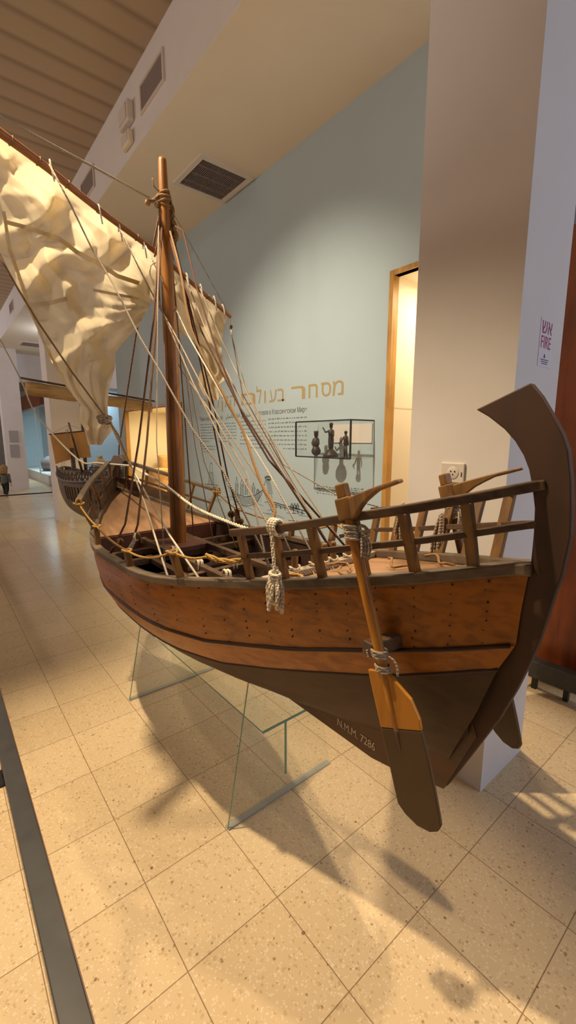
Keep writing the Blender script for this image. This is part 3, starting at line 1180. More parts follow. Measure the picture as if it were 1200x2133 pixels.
def px_on_gunwale(u, sd=-1):
    """station of the gunwale under a photo column"""
    best = None
    for k in range(400):
        y = .5 + 2.4 * k / 399
        p = G(y, sd) - EYE
        uu = 600 + F * p.dot(RT) / p.dot(FW)
        if best is None or abs(uu - u) < best[0]: best = (abs(uu - u), y)
    return G(best[1], sd)
TH = px_on_gunwale
def at_depth(u, v, like):
    """point seen at (u, v) at the depth of another point"""
    d = (Vector(like) - EYE).dot(FW)
    return EYE + ray(u, v) * d
def span(a, b, pxs):
    """rope from a to b passing the measured bends pxs=[(u,v,fraction of the depth change)]"""
    a = Vector(a); b = Vector(b)
    da, db = (a - EYE).dot(FW), (b - EYE).dot(FW)
    return [a] + [EYE + ray(u, v) * lerp(da, db, t) for u, v, t in pxs] + [b]

bow = Vector((X0, 2.93, 1.12))
# forestay and near shrouds
line('forestay', span(MH(-.02, -.03), bow, [(283, 700, .5), (248, 930, .9)]), .0045, M['rope_b'])
shA, shB = TH(231), TH(262)
line('shroud', span(MH(-.02, -.05), shA, [(320, 667, .35), (289, 920, .7), (261, 1091, .92)]), .0045, M['rope_b'])
line('shroud', span(MH(-.01, -.05), shB, [(326, 667, .35), (306, 920, .7), (287, 1093, .92)]), .0045, M['rope_b'])
line('halyard', span(MH(-.03, -.08), TH(322) + Vector((.04, 0, -.01)), [(328, 700, .4), (326, 920, .7)]), .002, M['rope_g'])
line('halyard', [MH(-.012, -.1), Vector((X0 - .03, 2.03, 1.9)), Vector((X0 - .035, 2.02, .88))], .003, M['rope_t'])
line('halyard', [MH(-.02, -.1), yd(322, 535, -.03)], .004, M['rope_t'])
line('halyard', [MH(-.008, -.1), yd(328, 545, -.03), yd(333, 640, -.03)], .004, M['rope_y'])
# tackle blocks on near shrouds
def block(c, ax=(1, 0, 0), r=.018, mat=None):
    b_ = MB().lathe([(.003, -.006), (r * .9, -.006), (r, 0), (r * .9, .006), (.003, .006)], c, 14, ax)
    return b_.build('deadeye', mat or M['post'], ship, True)
for e, (u, v) in ((shA, (250, 1128)), (shB, (284, 1116))):
    c = at_depth(u, v, e)
    block(c, (-.5, -1, 0), .016)
    l = MB()
    for q in range(4):
        o_ = Vector((.004 * q - .006, .003 * q, 0))
        l.tube([c + o_ + Vector((0, 0, -.008)), c.lerp(e, .5) + o_ * 2.2, e + o_], .0026, 5)
        l.tube(smooth_path([c + o_ + Vector((0, -.006, .012)), c + o_ * 2 + Vector((-.004, -.014, -.004)), c + o_ + Vector((0, -.008, -.02))], 4), .0024, 5)
    l.build('lanyard', M['rope_w'] if v < 1120 else M['rope_t'], ship, True)
# far shrouds to deadeyes
for (u1, v1), (u2, v2), cu in (((434, 830), (464, 991), (482, 1071)), ((446, 850), (474, 991), (500, 1086))):
    e = TH(cu[0] + 3, 1)
    c = at_depth(*cu, e)
    line('shroud', span(MH(.03, -.1), c + Vector((0, 0, .015)), [(u1, v1, .6), (u2, v2, .85)]), .0045, M['rope_r'])
    block(c, (-.5, -1, 0), .022)
    l = MB()
    for q in range(3):
        o_ = Vector((.006 * q - .006, 0, 0))
        l.tube([c + o_, e + o_ + Vector((0, 0, -.03))], .003, 5)
    l.build('lanyard', M['rope_t'], ship, True)
# stays from the masthead to the stern
pin = lambda k, dz=0: Vector((PINS[k], .97, 1.03 + dz))
line('backstay', span(MH(.035, -.08), pin(5), [(381, 480, .12), (410, 600, .3), (455, 740, .5), (508, 870, .7), (560, 958, .83)]), .0038, M['rope_r'])
railk = Vector((.672, .90, 1.17))
line('backstay', span(MH(.02, -.1), railk, [(375, 560, .25), (400, 690, .42), (470, 830, .6), (505, 895, .7), (527, 960, .8), (548, 1015, .88), (572, 1060, .95)]), .0048, M['rope_t'], laid=False, smooth=True)
line('backstay', span(MH(.015, -.12), pin(4), [(372, 560, .22), (420, 690, .42), (500, 850, .65), (575, 968, .85)]), .004, M['rope_r'])
line('halyard', [MH(.02, -.12), Vector((X0 + .045, 2.05, 1.9)), Vector((X0 + .06, 2.0, .9))], .0035, M['rope_t'])
line('lift', span(MH(-.07, 0), yl + Vector((0, 0, .12)), [(190, 345, .45), (100, 297, .7), (0, 241, .93)]), .0045, M['rope_g'])
line('lift', span(MH(.02, 0), yc, [(395, 505, .4)]), .002, M['rope_g'])
# brails: over the yard, down the sail face and aft to the pins
def brail(pxs, end, mat='rope_g', r=.0032, start_off=-.02, nsail=3):
    pts = []
    for k, (u, v) in enumerate(pxs[:nsail]): pts.append(yd(u, v, start_off - .035 * (k > 0)))
    a = pts[-1]
    rest = pxs[nsail:]
    m_ = len(rest) + 1
    e = Vector(end)
    da, db = (a - EYE).dot(FW), (e - EYE).dot(FW)
    for k, (u, v) in enumerate(rest):
        t = (v - pxs[nsail - 1][1]) / (1130 - pxs[nsail - 1][1])
        # perspective-true depth along a straight rope
        pts.append(EYE + ray(u, v) * (1 / lerp(1 / da, 1 / db, min(1, t))))
    pts.append(e)
    line('brail', pts, r, M[mat])
brail([(103, 343), (144, 420), (192, 519), (234, 588), (291, 702), (333, 773), (400, 893), (467, 984)], Vector((X0 - .19, .99, 1.0)))
brail([(250, 478), (300, 579), (343, 660), (401, 795), (470, 935), (558, 1092)], pin(0))
brail([(303, 512), (322, 552), (362, 634), (392, 699), (478, 850), (560, 985)], pin(2), 'rope_w')
brail([(326, 610), (340, 652), (372, 710), (450, 860), (540, 1000)], pin(1), nsail=2)
brail([(340, 702), (378, 770), (450, 875), (516, 990)], Vector((X0 - .2, 1.0, 1.0)), nsail=2)
brail([(388, 577), (395, 600), (430, 690), (485, 800), (570, 945), (650, 1075)], pin(3), 'rope_g', nsail=2)
brail([(417, 601), (428, 630), (475, 740), (545, 880), (620, 1000), (677, 1085)], pin(5), 'rope_g', nsail=2)
brail([(362, 700), (387, 775), (407, 930)], Vector((X0 + .12, 1.9, .87)), 'rope_g', .0026, nsail=1)
brail([(375, 705), (392, 770), (425, 960)], Vector((X0 + .16, 1.75, .87)), 'rope_g', .0026, nsail=1)
blk = yd(481, 681)
block(blk, (1, .3, .2), .011)
line('brace', [yc, blk], .0025, M['rope_w'])
line('brace', [blk, yd(484, 705)], .004, M['rope_w'])
line('brace', span(yd(484, 705), Vector((1.257, 1.01, 1.15)), [(512, 807, .3), (590, 968, .75), (705, 1033, .93)]), .0025, M['rope_g'])
line('brace', span(yd(484, 705), pin(4), [(505, 820, .35), (590, 972, .75)]), .0025, M['rope_r'])
for u, v in ((388, 577), (417, 600), (445, 624), (463, 641), (104, 344), (205, 436), (247, 474), (298, 510)):
    c = yd(u, v)
    rb = MB()
    rb.tube(smooth_path([c + Vector((.004, .014, -.012)), c + Vector((0, 0, .017)), c + Vector((0, -.016, -.004)), c + Vector((.006, -.02, -.06))], 5), .0032, 5)
    rb.build('roband', M['rope_w'], yard, True)
# sheets from the clew
clew = yd(226, 872, .0)
mid = Vector((X0 - .02, 2.75, 1.24))
kn = at_depth(272, 970, Vector((X0 - .05, 2.5, 1.2)))
line('sheet', [clew, kn], .007, M['rope_w'], laid=True)
line('sheet', [clew + Vector((-.015, 0, .02)), at_depth(246, 905, clew), kn + Vector((0, .01, .01))], .0045, M['rope_g'])
line('sheet', span(kn, TH(348), [(300, 1045, .45)]), .0042, M['rope_w'])
line('sheet', span(kn, TH(415), [(352, 1113, .6)]), .0042, M['rope_w'])
coil_top = Vector((.676, .872, 1.176))
line('mooring_line', span(kn, coil_top + Vector((-.006, .03, -.012)), [(340, 1008, .3), (400, 1053, .52), (470, 1085, .72), (545, 1110, .92)]), .0062, M['rope_w'], laid=True, smooth=True)
line('mooring_line', smooth_path([onx(0, 707, .55), onx(43, 790, .62), onx(75, 862, .7), onx(160, 955, .8), onx(205, 964, .88), kn], 5), .006, M['rope_w'])
knb = MB()
for q in range(4):
    c = yd(222, 868, -.004 - .03) + Vector((0, 0, -.008 * q))
    knb.tube([c + Vector((math.cos(a) * (.03 - .002 * q), math.sin(a) * .03 + .03, .006 * math.sin(a * 2 + q))) for a in [2 * PI * i / 14 for i in range(14)]], .004, 6, True)
knb.build('clew_lashing', M['rope_g'], ship, True)
line('leech_rope', [yd(-20, 500, -.01), yd(40, 606, -.01), yd(80, 672, -.02), yd(150, 775, -.03), yd(222, 872, -.03)], .0035, M['rope_t'])
# hanging rope coil on the near rail
cl = MB()
for q in range(3):
    c = coil_top + Vector((-.004, .012 * (q - 1), -.004))
    cl.tube([c + Vector((math.cos(a) * .017, .004 * math.sin(a), math.sin(a) * .019)) for a in [2 * PI * i / 14 for i in range(14)]], .005, 6, True)
low = ony(573, 1200, .84)
cl.rope([coil_top + Vector((-.018, 0, -.01)), low + Vector((0, 0, .005))], .0055)
cl.build('rope_hitch', M['rope_w'], ship, True)
hk = MB()
for q in range(6):
    a = q * 1.05
    o_ = Vector((.010 * math.cos(a), .013 * math.sin(a), 0))
    bot = low + Vector((0, 0, -.062 - .012 * (q % 3))) + o_ * 1.5
    hk.rope(smooth_path([low + o_ * .5, low + o_ * 1.7 + Vector((0, 0, -.03)), bot + Vector((.003, .004, -.002)), bot + Vector((-.006, -.009, .002)), low + o_ * 1.2 + Vector((-.004, -.01, -.03)), low + o_ * .3 + Vector((0, 0, .004))], 5), .0056, turns=.004)
for q in range(4):
    c = low + Vector((0, 0, .006 - q * .007))
    hk.tube([c + Vector((math.cos(a) * .013, math.sin(a) * .013, .003 * math.sin(a))) for a in [2 * PI * i / 12 for i in range(12)]], .005, 6, True)
hk.build('rope_hank', M['rope_w'], ship, True)['label'] = 'white coiled rope hanging outside the rail'
# golden rope along the timber heads
tp = lambda y, sd, hgt, lean: Vector((X0 + sd * (gb(y) - .014 + lean), y, gz(y) + hgt))
for sd in (-1, 1):
    r0 = Vector((X0 + sd * (X0 - .548), 2.34, 1.075))
    t1, t2, t3 = tp(2.09, sd, .095, 0), tp(1.62, sd, .07, .012), tp(1.29, sd, .1, .03)
    t4 = Vector((X0 + sd * .285, 1.0, 1.06))
    pts = sag(r0, t1, .01) + sag(t1, t2, .012)[1:] + sag(t2, t3, .025)[1:]
    mb = MB().tube(pts, .0042, 6)
    mb.tube(sag(t3, t3.lerp(t4, .55), .015), .0045, 6)
    mb.rope(sag(t3.lerp(t4, .5), t4, .012), .0085)
    for c, r_ in ((r0, .024), (t1, .016), (t2, .016), (t3, .017)):
        mb.tube([c + Vector((math.cos(a) * r_, math.sin(a) * r_, .003 * math.cos(a * 2))) for a in [2 * PI * i / 14 for i in range(14)]], .0048, 6, True)
    mb.tube([r0 + Vector((math.cos(a) * .012 - sd * -.004, -.016, math.sin(a) * .026)) for a in [2 * PI * i / 14 for i in range(14)]], .005, 6, True)
    mb.build('life_line', M['rope_y'], ship, True)
# loose ropes on the decks and beams
lr = MB()
for k, (x, y) in enumerate(((X0 - .08, .78), (X0 + .05, .72), (X0 + .1, .62), (X0 - .02, .86))):
    z = gz(y) - .008
    pts = [Vector((x + .03 * math.cos(q * .9 + k), y + .018 * q - .05, z + .006 + .004 * math.sin(q * 1.7))) for q in range(7)]
    lr.tube(smooth_path(pts, 4), .004, 6)
lr.build('loose_rope', M['rope_t'], ship, True)
lr = MB()
for q in range(3):
    c = Vector((X0 - .19, .90, gz(.9) - .008 + q * .005))
    lr.tube([c + Vector((math.cos(a) * (.032 - .003 * q), math.sin(a) * .028, 0)) for a in [2 * PI * i / 18 for i in range(18)]], .005, 6, True)
lr.build('rope_coil', M['rope_y'], ship, True)
for x, y, z in ((X0 - .1, 1.9, .875), (X0 - .115, 1.62, .875), (X0 - .1, 1.42, .875), (X0 + .02, 1.56, .87)):
    wl = MB()
    for q in range(4):
        c = Vector((x + .008 * q - .012, y + .006 * (q % 2), z - .006))
        wl.tube(smooth_path([c + Vector((0, -.026, -.02)), c + Vector((.002, -.02, .014)), c + Vector((.006, .0, .022 - .002 * q)), c + Vector((.012, .022, .01)), c + Vector((.016, .03 + .006 * q, -.03))], 4), .0035, 5)
    wl.build('rope_hitch', M['rope_w'], ship, True)
# hanging gaskets on the far rail
for y, x in ((.86, 1.20), (.67, 1.12)):
    t = MB()
    for q in range(6):
        o_ = Vector((.007 * math.cos(q), .01 * math.sin(q * 2), 0))
        t.tube(smooth_path([Vector((x, y, 1.17 + .02)), Vector((x, y, 1.15)) + o_, Vector((x - .005, y, 1.10)) + o_ * 1.6, Vector((x, y, 1.06)) + o_ * 2], 4), .005, 5)
    t.build('gasket', M['rope_g'], ship, True)

# ================================================================== GLASS STAND
gs = thing('glass_stand', 'clear glass display stand with two upright panels under the large ship model', 'stand', (.945, 1.69, 0))
for y in (1.19, 2.2):
    sec = [(.687, 0), (1.203, 0), (1.108, .492), (1.04, .474), (.99, .462), (.962, .444), (.928, .444), (.90, .462), (.85, .474), (.782, .492)] if y > 2 else [(.687, 0), (1.203, 0), (1.105, .545), (1.04, .505), (.99, .478), (.962, .444), (.928, .444), (.90, .478), (.85, .505), (.787, .545)]
    pn = MB().prism([(x, y - .005, z) for x, z in sec], (0, .010, 0)).build('upright_panel', M['glass'], gs)
    eb = MB()
    eb.tube([Vector((.687, y - .005, .002)), Vector((.787, y - .005, .545 if y < 2 else .49))], .0022, 5)
    eb.build('polished_edge', M['glassedge'], pn)
    MB().box((.687, y - .012, 0), (1.203, y + .012, .007)).build('foot_strip', M['glassedge2'], pn)
sh = MB().box((.836, 1.17, .325), (1.05, 2.21, .333)).build('shelf', M['glass'], gs)
MB().box((.835, 1.167, .3245), (1.051, 1.1705, .3335)).build('polished_edge', M['glassedge'], sh)
MB().tube([(.836, 1.17, .329), (.836, 2.21, .329)], .0018, 5).build('polished_edge', M['glassedge'], sh)
rib = MB().box((.940, 1.17, .10), (.948, 2.21, .325)).build('rib', M['glass'], gs)
MB().box((.9395, 1.167, .10), (.9485, 1.1705, .325)).build('polished_edge', M['glassedge'], rib)

# ================================================================== WALL GRAPHICS
def on_wall(y_right, x=XW):
    """place: local x grows towards -y, z up"""
    return lambda a, z, d: Vector((x - d, y_right - a, z))
YL, YR = 4.80, 2.425          # left and right ends of the title
pl = on_wall(YL)
TITLE = 'מסחר בעולם הקלאסי'
# letters are set one by one from the right so they read right to left
LET = [('מ', 2.43, 2.552), ('ס', 2.568, 2.686), ('ח', 2.726, 2.84), ('ר', 2.885, 3.07), ('ב', 3.165, 3.272), ('ע', 3.285, 3.40), ('ו', 3.455, 3.48), ('ל', 3.525, 3.61), ('ם', 3.63, 3.885),
       ('ה', 4.005, 4.105), ('ק', 4.14, 4.28), ('ל', 4.32, 4.41), ('א', 4.44, 4.55), ('ס', 4.60, 4.70), ('י', 4.745, 4.768)]
def sign_root(label, yl, yr, z0, cat='lettering', name='wall_lettering'):
    return thing(name, label, cat, (XW, (yl + yr) / 2, z0))
tr = sign_root('large gold Hebrew title lettering on the pale blue wall', 4.78, 2.43, 1.69)
for c, ya_, yb_ in LET:
    z0, z1 = 1.737, 1.85
    if c == 'ל': z1 = 1.905
    if c == 'ק': z0 = 1.69
    if c == 'י': z0 = 1.795
    text_mb(c, 0, yb_ - ya_, z0, z1, lambda a, z, d, q=yb_: Vector((XW - .001, q - a, z)), bold=.006).build('letter', M['gold'], tr)
def wall_text(body, yl, yr, z0, z1, mat, label, split=True):
    root = sign_root(label, yl, yr, z0)
    text_mb(body, 0, yl - yr, z0, z1, on_wall(yl)).build('text_line', M[mat], root)
wall_text('Trade in the Classical World', 4.80, 4.27, 1.602, 1.652, 'ink', 'small dark English subtitle, leftmost of the three under the gold title')
wall_text('Торговля в Классическом Мире', 3.64, 2.86, 1.612, 1.672, 'ink', 'small dark Russian subtitle, rightmost of the three under the gold title')
AFORM = 'ﺍﻟﺘﺠﺎﺭﺓ ﻓﻲ ﺍﻟﻌﺎﻟﻢ ﺍﻟﻜﻼﺳﻴﻜﻲ'
wall_text(AFORM[::-1], 4.20, 3.72, 1.592, 1.662, 'ink', 'small dark Arabic subtitle, middle of the three under the gold title')
# paragraphs: lines of word-like marks, too small in the photo to read
def para(yl, yr, z0, z1, n, label, right=False, seed=1, last=.6):
    rnd = random.Random(seed)
    root = sign_root(label, yl, yr, z0, 'text block', 'text_block')
    for i in range(n):
        mb = MB()
        z = lerp(z1, z0, i / max(1, n - 1))
        W = (yl - yr) * (last if i == n - 1 else 1)
        a = 0
        while a < W - .004:
            w_ = min(rnd.uniform(.012, .05), W - a)
            if right: y0, y1 = yr + a, yr + a + w_
            else: y0, y1 = yl - a - w_, yl - a
            h = .009
            # each word a row of little letter strokes
            k = max(1, int(w_ / .0075))
            for q in range(k):
                ya_ = lerp(y0, y1, (q + .15) / k); yb_ = lerp(y0, y1, (q + .8) / k)
                hh = h * rnd.choice((1, 1, 1.5, .9))
                x = XW - .001
                mb.quad((x, ya_, z), (x, yb_, z), (x, yb_, z + hh), (x, ya_, z + hh))
            a += w_ + .012
        mb.build('text_line', M['ink2'], root)
para(4.78, 4.43, 1.36, 1.555, 7, 'leftmost grey English paragraph under the English subtitle', seed=2)
para(4.39, 3.99, 1.36, 1.555, 7, 'second grey English paragraph from the left on the blue wall', seed=3)
para(3.92, 3.46, 1.30, 1.565, 8, 'grey Arabic paragraph between the English and Hebrew ones', True, 4)
para(3.42, 2.86, 1.30, 1.575, 8, 'grey Hebrew paragraph partly behind the small glass showcase', True, 5)
para(4.76, 4.45, 1.235, 1.30, 3, 'small grey credit lines below the leftmost paragraph', seed=6)
# text panel under the showcase
def wy(u, v): return onx(u, v, XW)
a, c = wy(660, 1013), wy(716, 1030)
para(a.y, c.y, c.z - .02, a.z, 4, 'grey Hebrew caption lines left below the showcase shadow', True, 8, 1)
a, c = wy(730, 1018), wy(757, 1031)
para(a.y, c.y, c.z - .01, a.z, 4, 'grey caption lines at the right below the showcase', True, 9, 1)
# line drawing of a harbour: lighthouse, ship with figures, pier
dr = MB()
def stroke(pts, wpx=1.0):
    P = [wy(u, v) for u, v in pts]
    w_ = wpx * .0048
    for p, q in zip(P[:-1], P[1:]):
        d = q - p
        if d.length < 1e-6: continue
        n = Vector((0, -d.z, d.y)).normalized() * w_ / 2
        dr.quad(p - n + Vector((-.001, 0, 0)), p + n + Vector((-.001, 0, 0)), q + n + Vector((-.001, 0, 0)), q - n + Vector((-.001, 0, 0)))
R_ = random.Random(3)
stroke([(434, 1009), (437, 984), (438, 966), (442, 966), (443, 984), (446, 1009), (434, 1009)])
stroke([(437, 984), (443, 984)]); stroke([(439, 966), (440, 963), (441, 966)])
for k in range(6): stroke([(436 + k * 1.6, 985), (435 + k * 1.9, 1008)], .6)
stroke([(428, 1008), (428, 1013), (454, 1015), (454, 1011), (428, 1008)], 1.3)
for k in range(26):
    u = R_.uniform(425, 630); v = 1020 + (u - 425) * .24 + R_.uniform(-6, 22)
    stroke([(u, v), (u + 8, v + R_.uniform(-2, 2)), (u + 20, v + 3 + R_.uniform(-2, 3))], .7)
hullu = [(475, 1012), (480, 1028), (490, 1044), (505, 1053), (520, 1054), (535, 1047), (545, 1030), (550, 1012), (546, 1022), (530, 1032), (510, 1035), (490, 1027), (478, 1016), (475, 1012)]
stroke(hullu, 1.3)
for k in range(7):
    t = k / 7
    stroke([(lerp(480, 492, t), lerp(1022, 1046, t)), (lerp(500, 508, t), lerp(1036, 1054, t)), (lerp(528, 530, t), lerp(1034, 1050, t)), (lerp(545, 538, t), lerp(1024, 1044, t))], .7)
for k in range(14):
    u = 486 + k * 4.2
    stroke([(u, 1030 + 6 * math.sin(k * .25)), (u + 4, 1048 + 3 * math.sin(k * .3))], .6)
stroke([(475, 1012), (470, 1004), (473, 998)], 1)
stroke([(550, 1012), (554, 1000), (551, 992)], 1.4)
def figure(u, v, h, fill=True):
    stroke([(u, v - h), (u + 1, v - h + 1.5), (u, v - h + 3), (u - 1, v - h + 1.5), (u, v - h)], 1.1)
    stroke([(u - 2.5, v), (u - 2.5, v - h * .7), (u, v - h + 3.5), (u + 2.5, v - h * .7), (u + 3, v)], 1)
    if fill:
        for k in range(3): stroke([(u - 1.5 + k * 1.5, v - h * .65), (u - 2 + k * 2, v)], .9)
    stroke([(u + 2, v - h * .65), (u + 5, v - h * .45)], .8)
for u, v, h in ((493, 1030, 36), (504, 1031, 36), (513, 1031, 34), (528, 1030, 24), (537, 1028, 10), (472, 1002, 12)): figure(u, v, h)
for q in range(5): stroke([(553 + q * 1.5, 994), (557 + q * 2, 1012), (560 + q * 2, 1030)], 1)
stroke([(553, 996), (556, 992), (563, 994), (563, 1000), (556, 999)], 3)
stroke([(556, 1030), (563, 1040)], 1); stroke([(565, 1030), (567, 1038)], 1)
stroke([(560, 1043), (590, 1052), (620, 1060), (640, 1066)], 2)
stroke([(562, 1047), (590, 1056), (635, 1070)], 1.4)
for k in range(8):
    u = 566 + k * 9
    stroke([(u, 1048 + k * 2.3), (u + 1, 1056 + k * 2.3)], 2.2)
for u in (608, 614, 620): figure(u, 1062, 14)
tag(dr.build('wall_drawing', M['ink']), 'black line drawing of an ancient harbour with lighthouse and laden ship', 'drawing')

# ---- glass showcase with bronzes
CX0, CX1 = 2.30, XW - .003
CYL, CYR, CZ0, CZ1 = 2.71, 2.115, 1.255, 1.528
cs = thing('glass_showcase', 'small black edged glass showcase fixed to the pale blue wall', 'showcase', ((CX0 + CX1) / 2, (CYL + CYR) / 2, CZ0))
fr = MB()
e = .006
for p, q in (((CX0, CYL, CZ0), (CX0, CYR, CZ0)), ((CX0, CYL, CZ1), (CX0, CYR, CZ1)), ((CX0, CYL, CZ0), (CX0, CYL, CZ1)), ((CX0, CYR, CZ0), (CX0, CYR, CZ1)), ((CX0, CYR, CZ1), (CX1, CYR, CZ1))):
    fr.beam(p, q, e * (2.0 if p[1] == q[1] == CYR and p[2] != q[2] else 1.6), e * 1.6)
fr.build('edge_frame', M['black'], cs)
MB().box((CX0 + .003, CYR, CZ0 - .004), (CX1, CYL, CZ0)).build('base_plate', M['caseglass'], cs)
gp = MB()
gp.box((CX0 - .002, CYR, CZ0), (CX0 + .002, CYL, CZ1))
gp.box((CX0, CYR - .002, CZ0), (CX1, CYR + .002, CZ1))
gp.box((CX0, CYL - .002, CZ0), (CX1, CYL + .002, CZ1))
gp.box((CX0, CYR, CZ1 - .002), (CX1, CYL, CZ1 + .002))
gp.build('glass_panes', M['caseglass'], cs)
bpn = MB().box((CX1 - .006, CYR + .01, CZ0 + .11), (CX1 - .001, CYL - .14, CZ1 - .02))
bpn.build('backing_panel', M['plastic'], cs)
ZB = CZ0 + .001
def bust(y):
    b_ = MB()
    x = 2.42
    b_.lathe([(.008, 0), (.034, .02), (.04, .045), (.026, .075), (.02, .085)], (x, y, ZB), 9)
    b_.lathe([(.02, .075), (.03, .10), (.028, .13), (.014, .15), (.012, .155), (.017, .165), (.017, .185), (.02, .188), (.02, .20), (.002, .203)], (x, y, ZB), 12)
    b_.tube([(x, y + .028, ZB + .14), (x - .012, y + .034, ZB + .105), (x - .022, y + .01, ZB + .085)], .008, 6)
    b_.tube([(x, y - .028, ZB + .14), (x - .012, y - .032, ZB + .105), (x - .022, y - .01, ZB + .085)], .008, 6)
    return tag(b_.build('bronze_statuette', M['bronze'], None, True), 'bronze bust on a rough base at the left of the showcase', 'statuette')
bust(2.60)
def standing(y):
    x = 2.42
    b_ = MB()
    b_.lathe([(.062, 0), (.055, .02), (.04, .04), (.022, .06), (.012, .065)], (x, y, ZB), 9)
    b_.lathe([(.016, .06), (.021, .075), (.023, .13), (.02, .165), (.025, .19), (.022, .205), (.009, .213), (.008, .218), (.013, .226), (.013, .243), (.017, .246), (.013, .262), (.002, .264)], (x, y, ZB), 12)
    b_.tube([(x, y + .022, ZB + .20), (x - .01, y + .05, ZB + .19), (x - .02, y + .062, ZB + .215), (x - .022, y + .07, ZB + .228)], [.008, .007, .006, .005], 7)
    b_.tube([(x, y - .024, ZB + .20), (x - .004, y - .03, ZB + .165), (x - .016, y - .024, ZB + .135)], [.008, .007, .006], 7)
    return tag(b_.build('bronze_statuette', M['bronze'], None, True), 'tall bronze statuette with one raised arm in the middle of the showcase', 'statuette')
standing(2.43)
def striding(y):
    x = 2.40
    b_ = MB()
    b_.lathe([(.026, 0), (.026, .006)], (x, y, ZB), 10)
    b_.tube([(x, y + .008, ZB + .005), (x - .002, y + .008, ZB + .05), (x, y + .006, ZB + .095)], [.007, .008, .011], 8)
    b_.tube([(x, y - .018, ZB + .005), (x - .006, y - .014, ZB + .05), (x, y - .004, ZB + .095)], [.007, .008, .011], 8)
    b_.lathe([(.014, .09), (.017, .11), (.018, .135), (.02, .15), (.012, .162), (.006, .168), (.007, .172), (.0125, .182), (.012, .194), (.002, .2)], (x, y, ZB), 12)
    b_.tube([(x, y + .018, ZB + .155), (x - .01, y + .032, ZB + .125), (x - .016, y + .05, ZB + .105)], [.006, .0055, .005], 7)
    b_.tube([(x - .016, y + .056, ZB + .112), (x - .016, y + .04, ZB + .088)], .0045, 6)
    b_.tube([(x, y - .018, ZB + .155), (x - .004, y - .03, ZB + .12), (x - .002, y - .026, ZB + .09)], [.006, .0055, .005], 7)
    return tag(b_.build('bronze_statuette', M['bronze'], None, True), 'small striding bronze statuette at the right of the showcase', 'statuette')
striding(2.255)

# ---- fixtures on pillar
so = thing('wall_socket', 'white power socket on the near pillar above the stern rail', 'socket', (XF, .893, 1.228))
MB().box((XF - .009, .845, 1.23), (XF, .942, 1.306)).build('plate', M['plastic'], so, bevel=.003)
ring = MB().lathe([(.024, 0), (.024, .0012), (.022, .002), (.001, .002)], (XF - .009, .89, 1.268), 20, (-1, 0, 0)).build('socket_face', M['plastic'], so, True)
hb_ = MB()
for dy, dz in ((.008, .006), (-.008, .006), (0, -.006)):
    hb_.lathe([(.003, 0), (.003, .0012)], (XF - .0112, .89 + dy, 1.268 + dz), 8, (-1, 0, 0))
hb_.build('contact_holes', M['black'], so)
MB().box((XF - .0105, .853, 1.255), (XF - .009, .856, 1.272)).build('switch', M['black'], so)
# fire notice
FX0, FX1, FZ0, FZ1, FYY = 1.722, 1.834, 1.658, 1.822, .689
fs = thing('fire_sign', 'white notice with red FIRE lettering on the pillar above the stern post', 'sign', ((FX0 + FX1) / 2, FYY, FZ0))
MB().box((FX0, FYY - .002, FZ0), (FX1, FYY, FZ1)).build('panel', M['signwhite'], fs)
pf = lambda a, z, d: Vector((FX0 + a, FYY - .002 - d, z))
MB.build(text_mb('שא', .012, .098, 1.772, 1.815, pf), 'hebrew_word', M['signred'], fs)
MB.build(text_mb('FIRE', .012, .098, 1.722, 1.764, pf), 'english_word', M['signred'], fs)
sm = MB()
sm.quad(pf(.046, 1.69, .0008), pf(.058, 1.69, .0008), pf(.055, 1.703, .0008), pf(.049, 1.703, .0008))
for k in range(3):
    sm.quad(pf(.02 + .005 * k, 1.682 - .007 * k, .0008), pf(.09 - .004 * k, 1.682 - .007 * k, .0008), pf(.09 - .004 * k, 1.6845 - .007 * k, .0008), pf(.02 + .005 * k, 1.6845 - .007 * k, .0008))
sm.build('small_print', M['ink'], fs)

# ---- vents
cv = thing('ceiling_vent', 'square slatted air vent in the soffit beside the mast top', 'vent', (2.26, 3.84, ZS))
vx0, vx1, vy0, vy1 = 1.985, 2.52, 3.57, 4.11
MB().box((vx0 + .03, vy0 + .03, ZS - .004), (vx1 - .03, vy1 - .03, ZS - .001)).build('backing', M['ventdark'], cv)
fr = MB()
fr.box((vx0, vy0, ZS - .018), (vx1, vy0 + .045, ZS)); fr.box((vx0, vy1 - .045, ZS - .018), (vx1, vy1, ZS))
fr.box((vx0, vy0 + .045, ZS - .018), (vx0 + .045, vy1 - .045, ZS)); fr.box((vx1 - .045, vy0 + .045, ZS - .018), (vx1, vy1 - .045, ZS))
fr.build('frame', M['vent'], cv)
sl = MB()
n = 26
for k in range(n):
    x = lerp(vx0 + .05, vx1 - .05, k / (n - 1))
    sl.box((x - .0035, vy0 + .045, ZS - .014), (x + .0035, vy1 - .045, ZS - .006))
for k in (1, 2, 3):
    y = lerp(vy0, vy1, k / 4)
    sl.box((vx0 + .045, y - .004, ZS - .015), (vx1 - .045, y + .004, ZS - .006))
sl.build('grille', M['ventgrey'], cv)
def fascia_vent(y0, y1, z0, z1, label):
    t = thing('wall_vent', label, 'vent', (XF - .004, (y0 + y1) / 2, z0), None)
    x = XF - .004
    MB().box((x - .006, y0 + .02, z0 + .015), (x - .001, y1 - .02, z1 - .015)).build('grille', M['ventgrey'], t)
    f_ = MB()
    f_.box((x - .014, y0, z0), (x, y0 + .02, z1)); f_.box((x - .014, y1 - .02, z0), (x, y1, z1))
    f_.box((x - .014, y0 + .02, z0), (x, y1 - .02, z0 + .018)); f_.box((x - .014, y0 + .02, z1 - .018), (x, y1 - .02, z1))
    f_.build('frame', M['vent'], t)
fascia_vent(3.27, 3.71, 3.885, 4.09, 'large air vent in the white fascia, nearest the top of the photo')
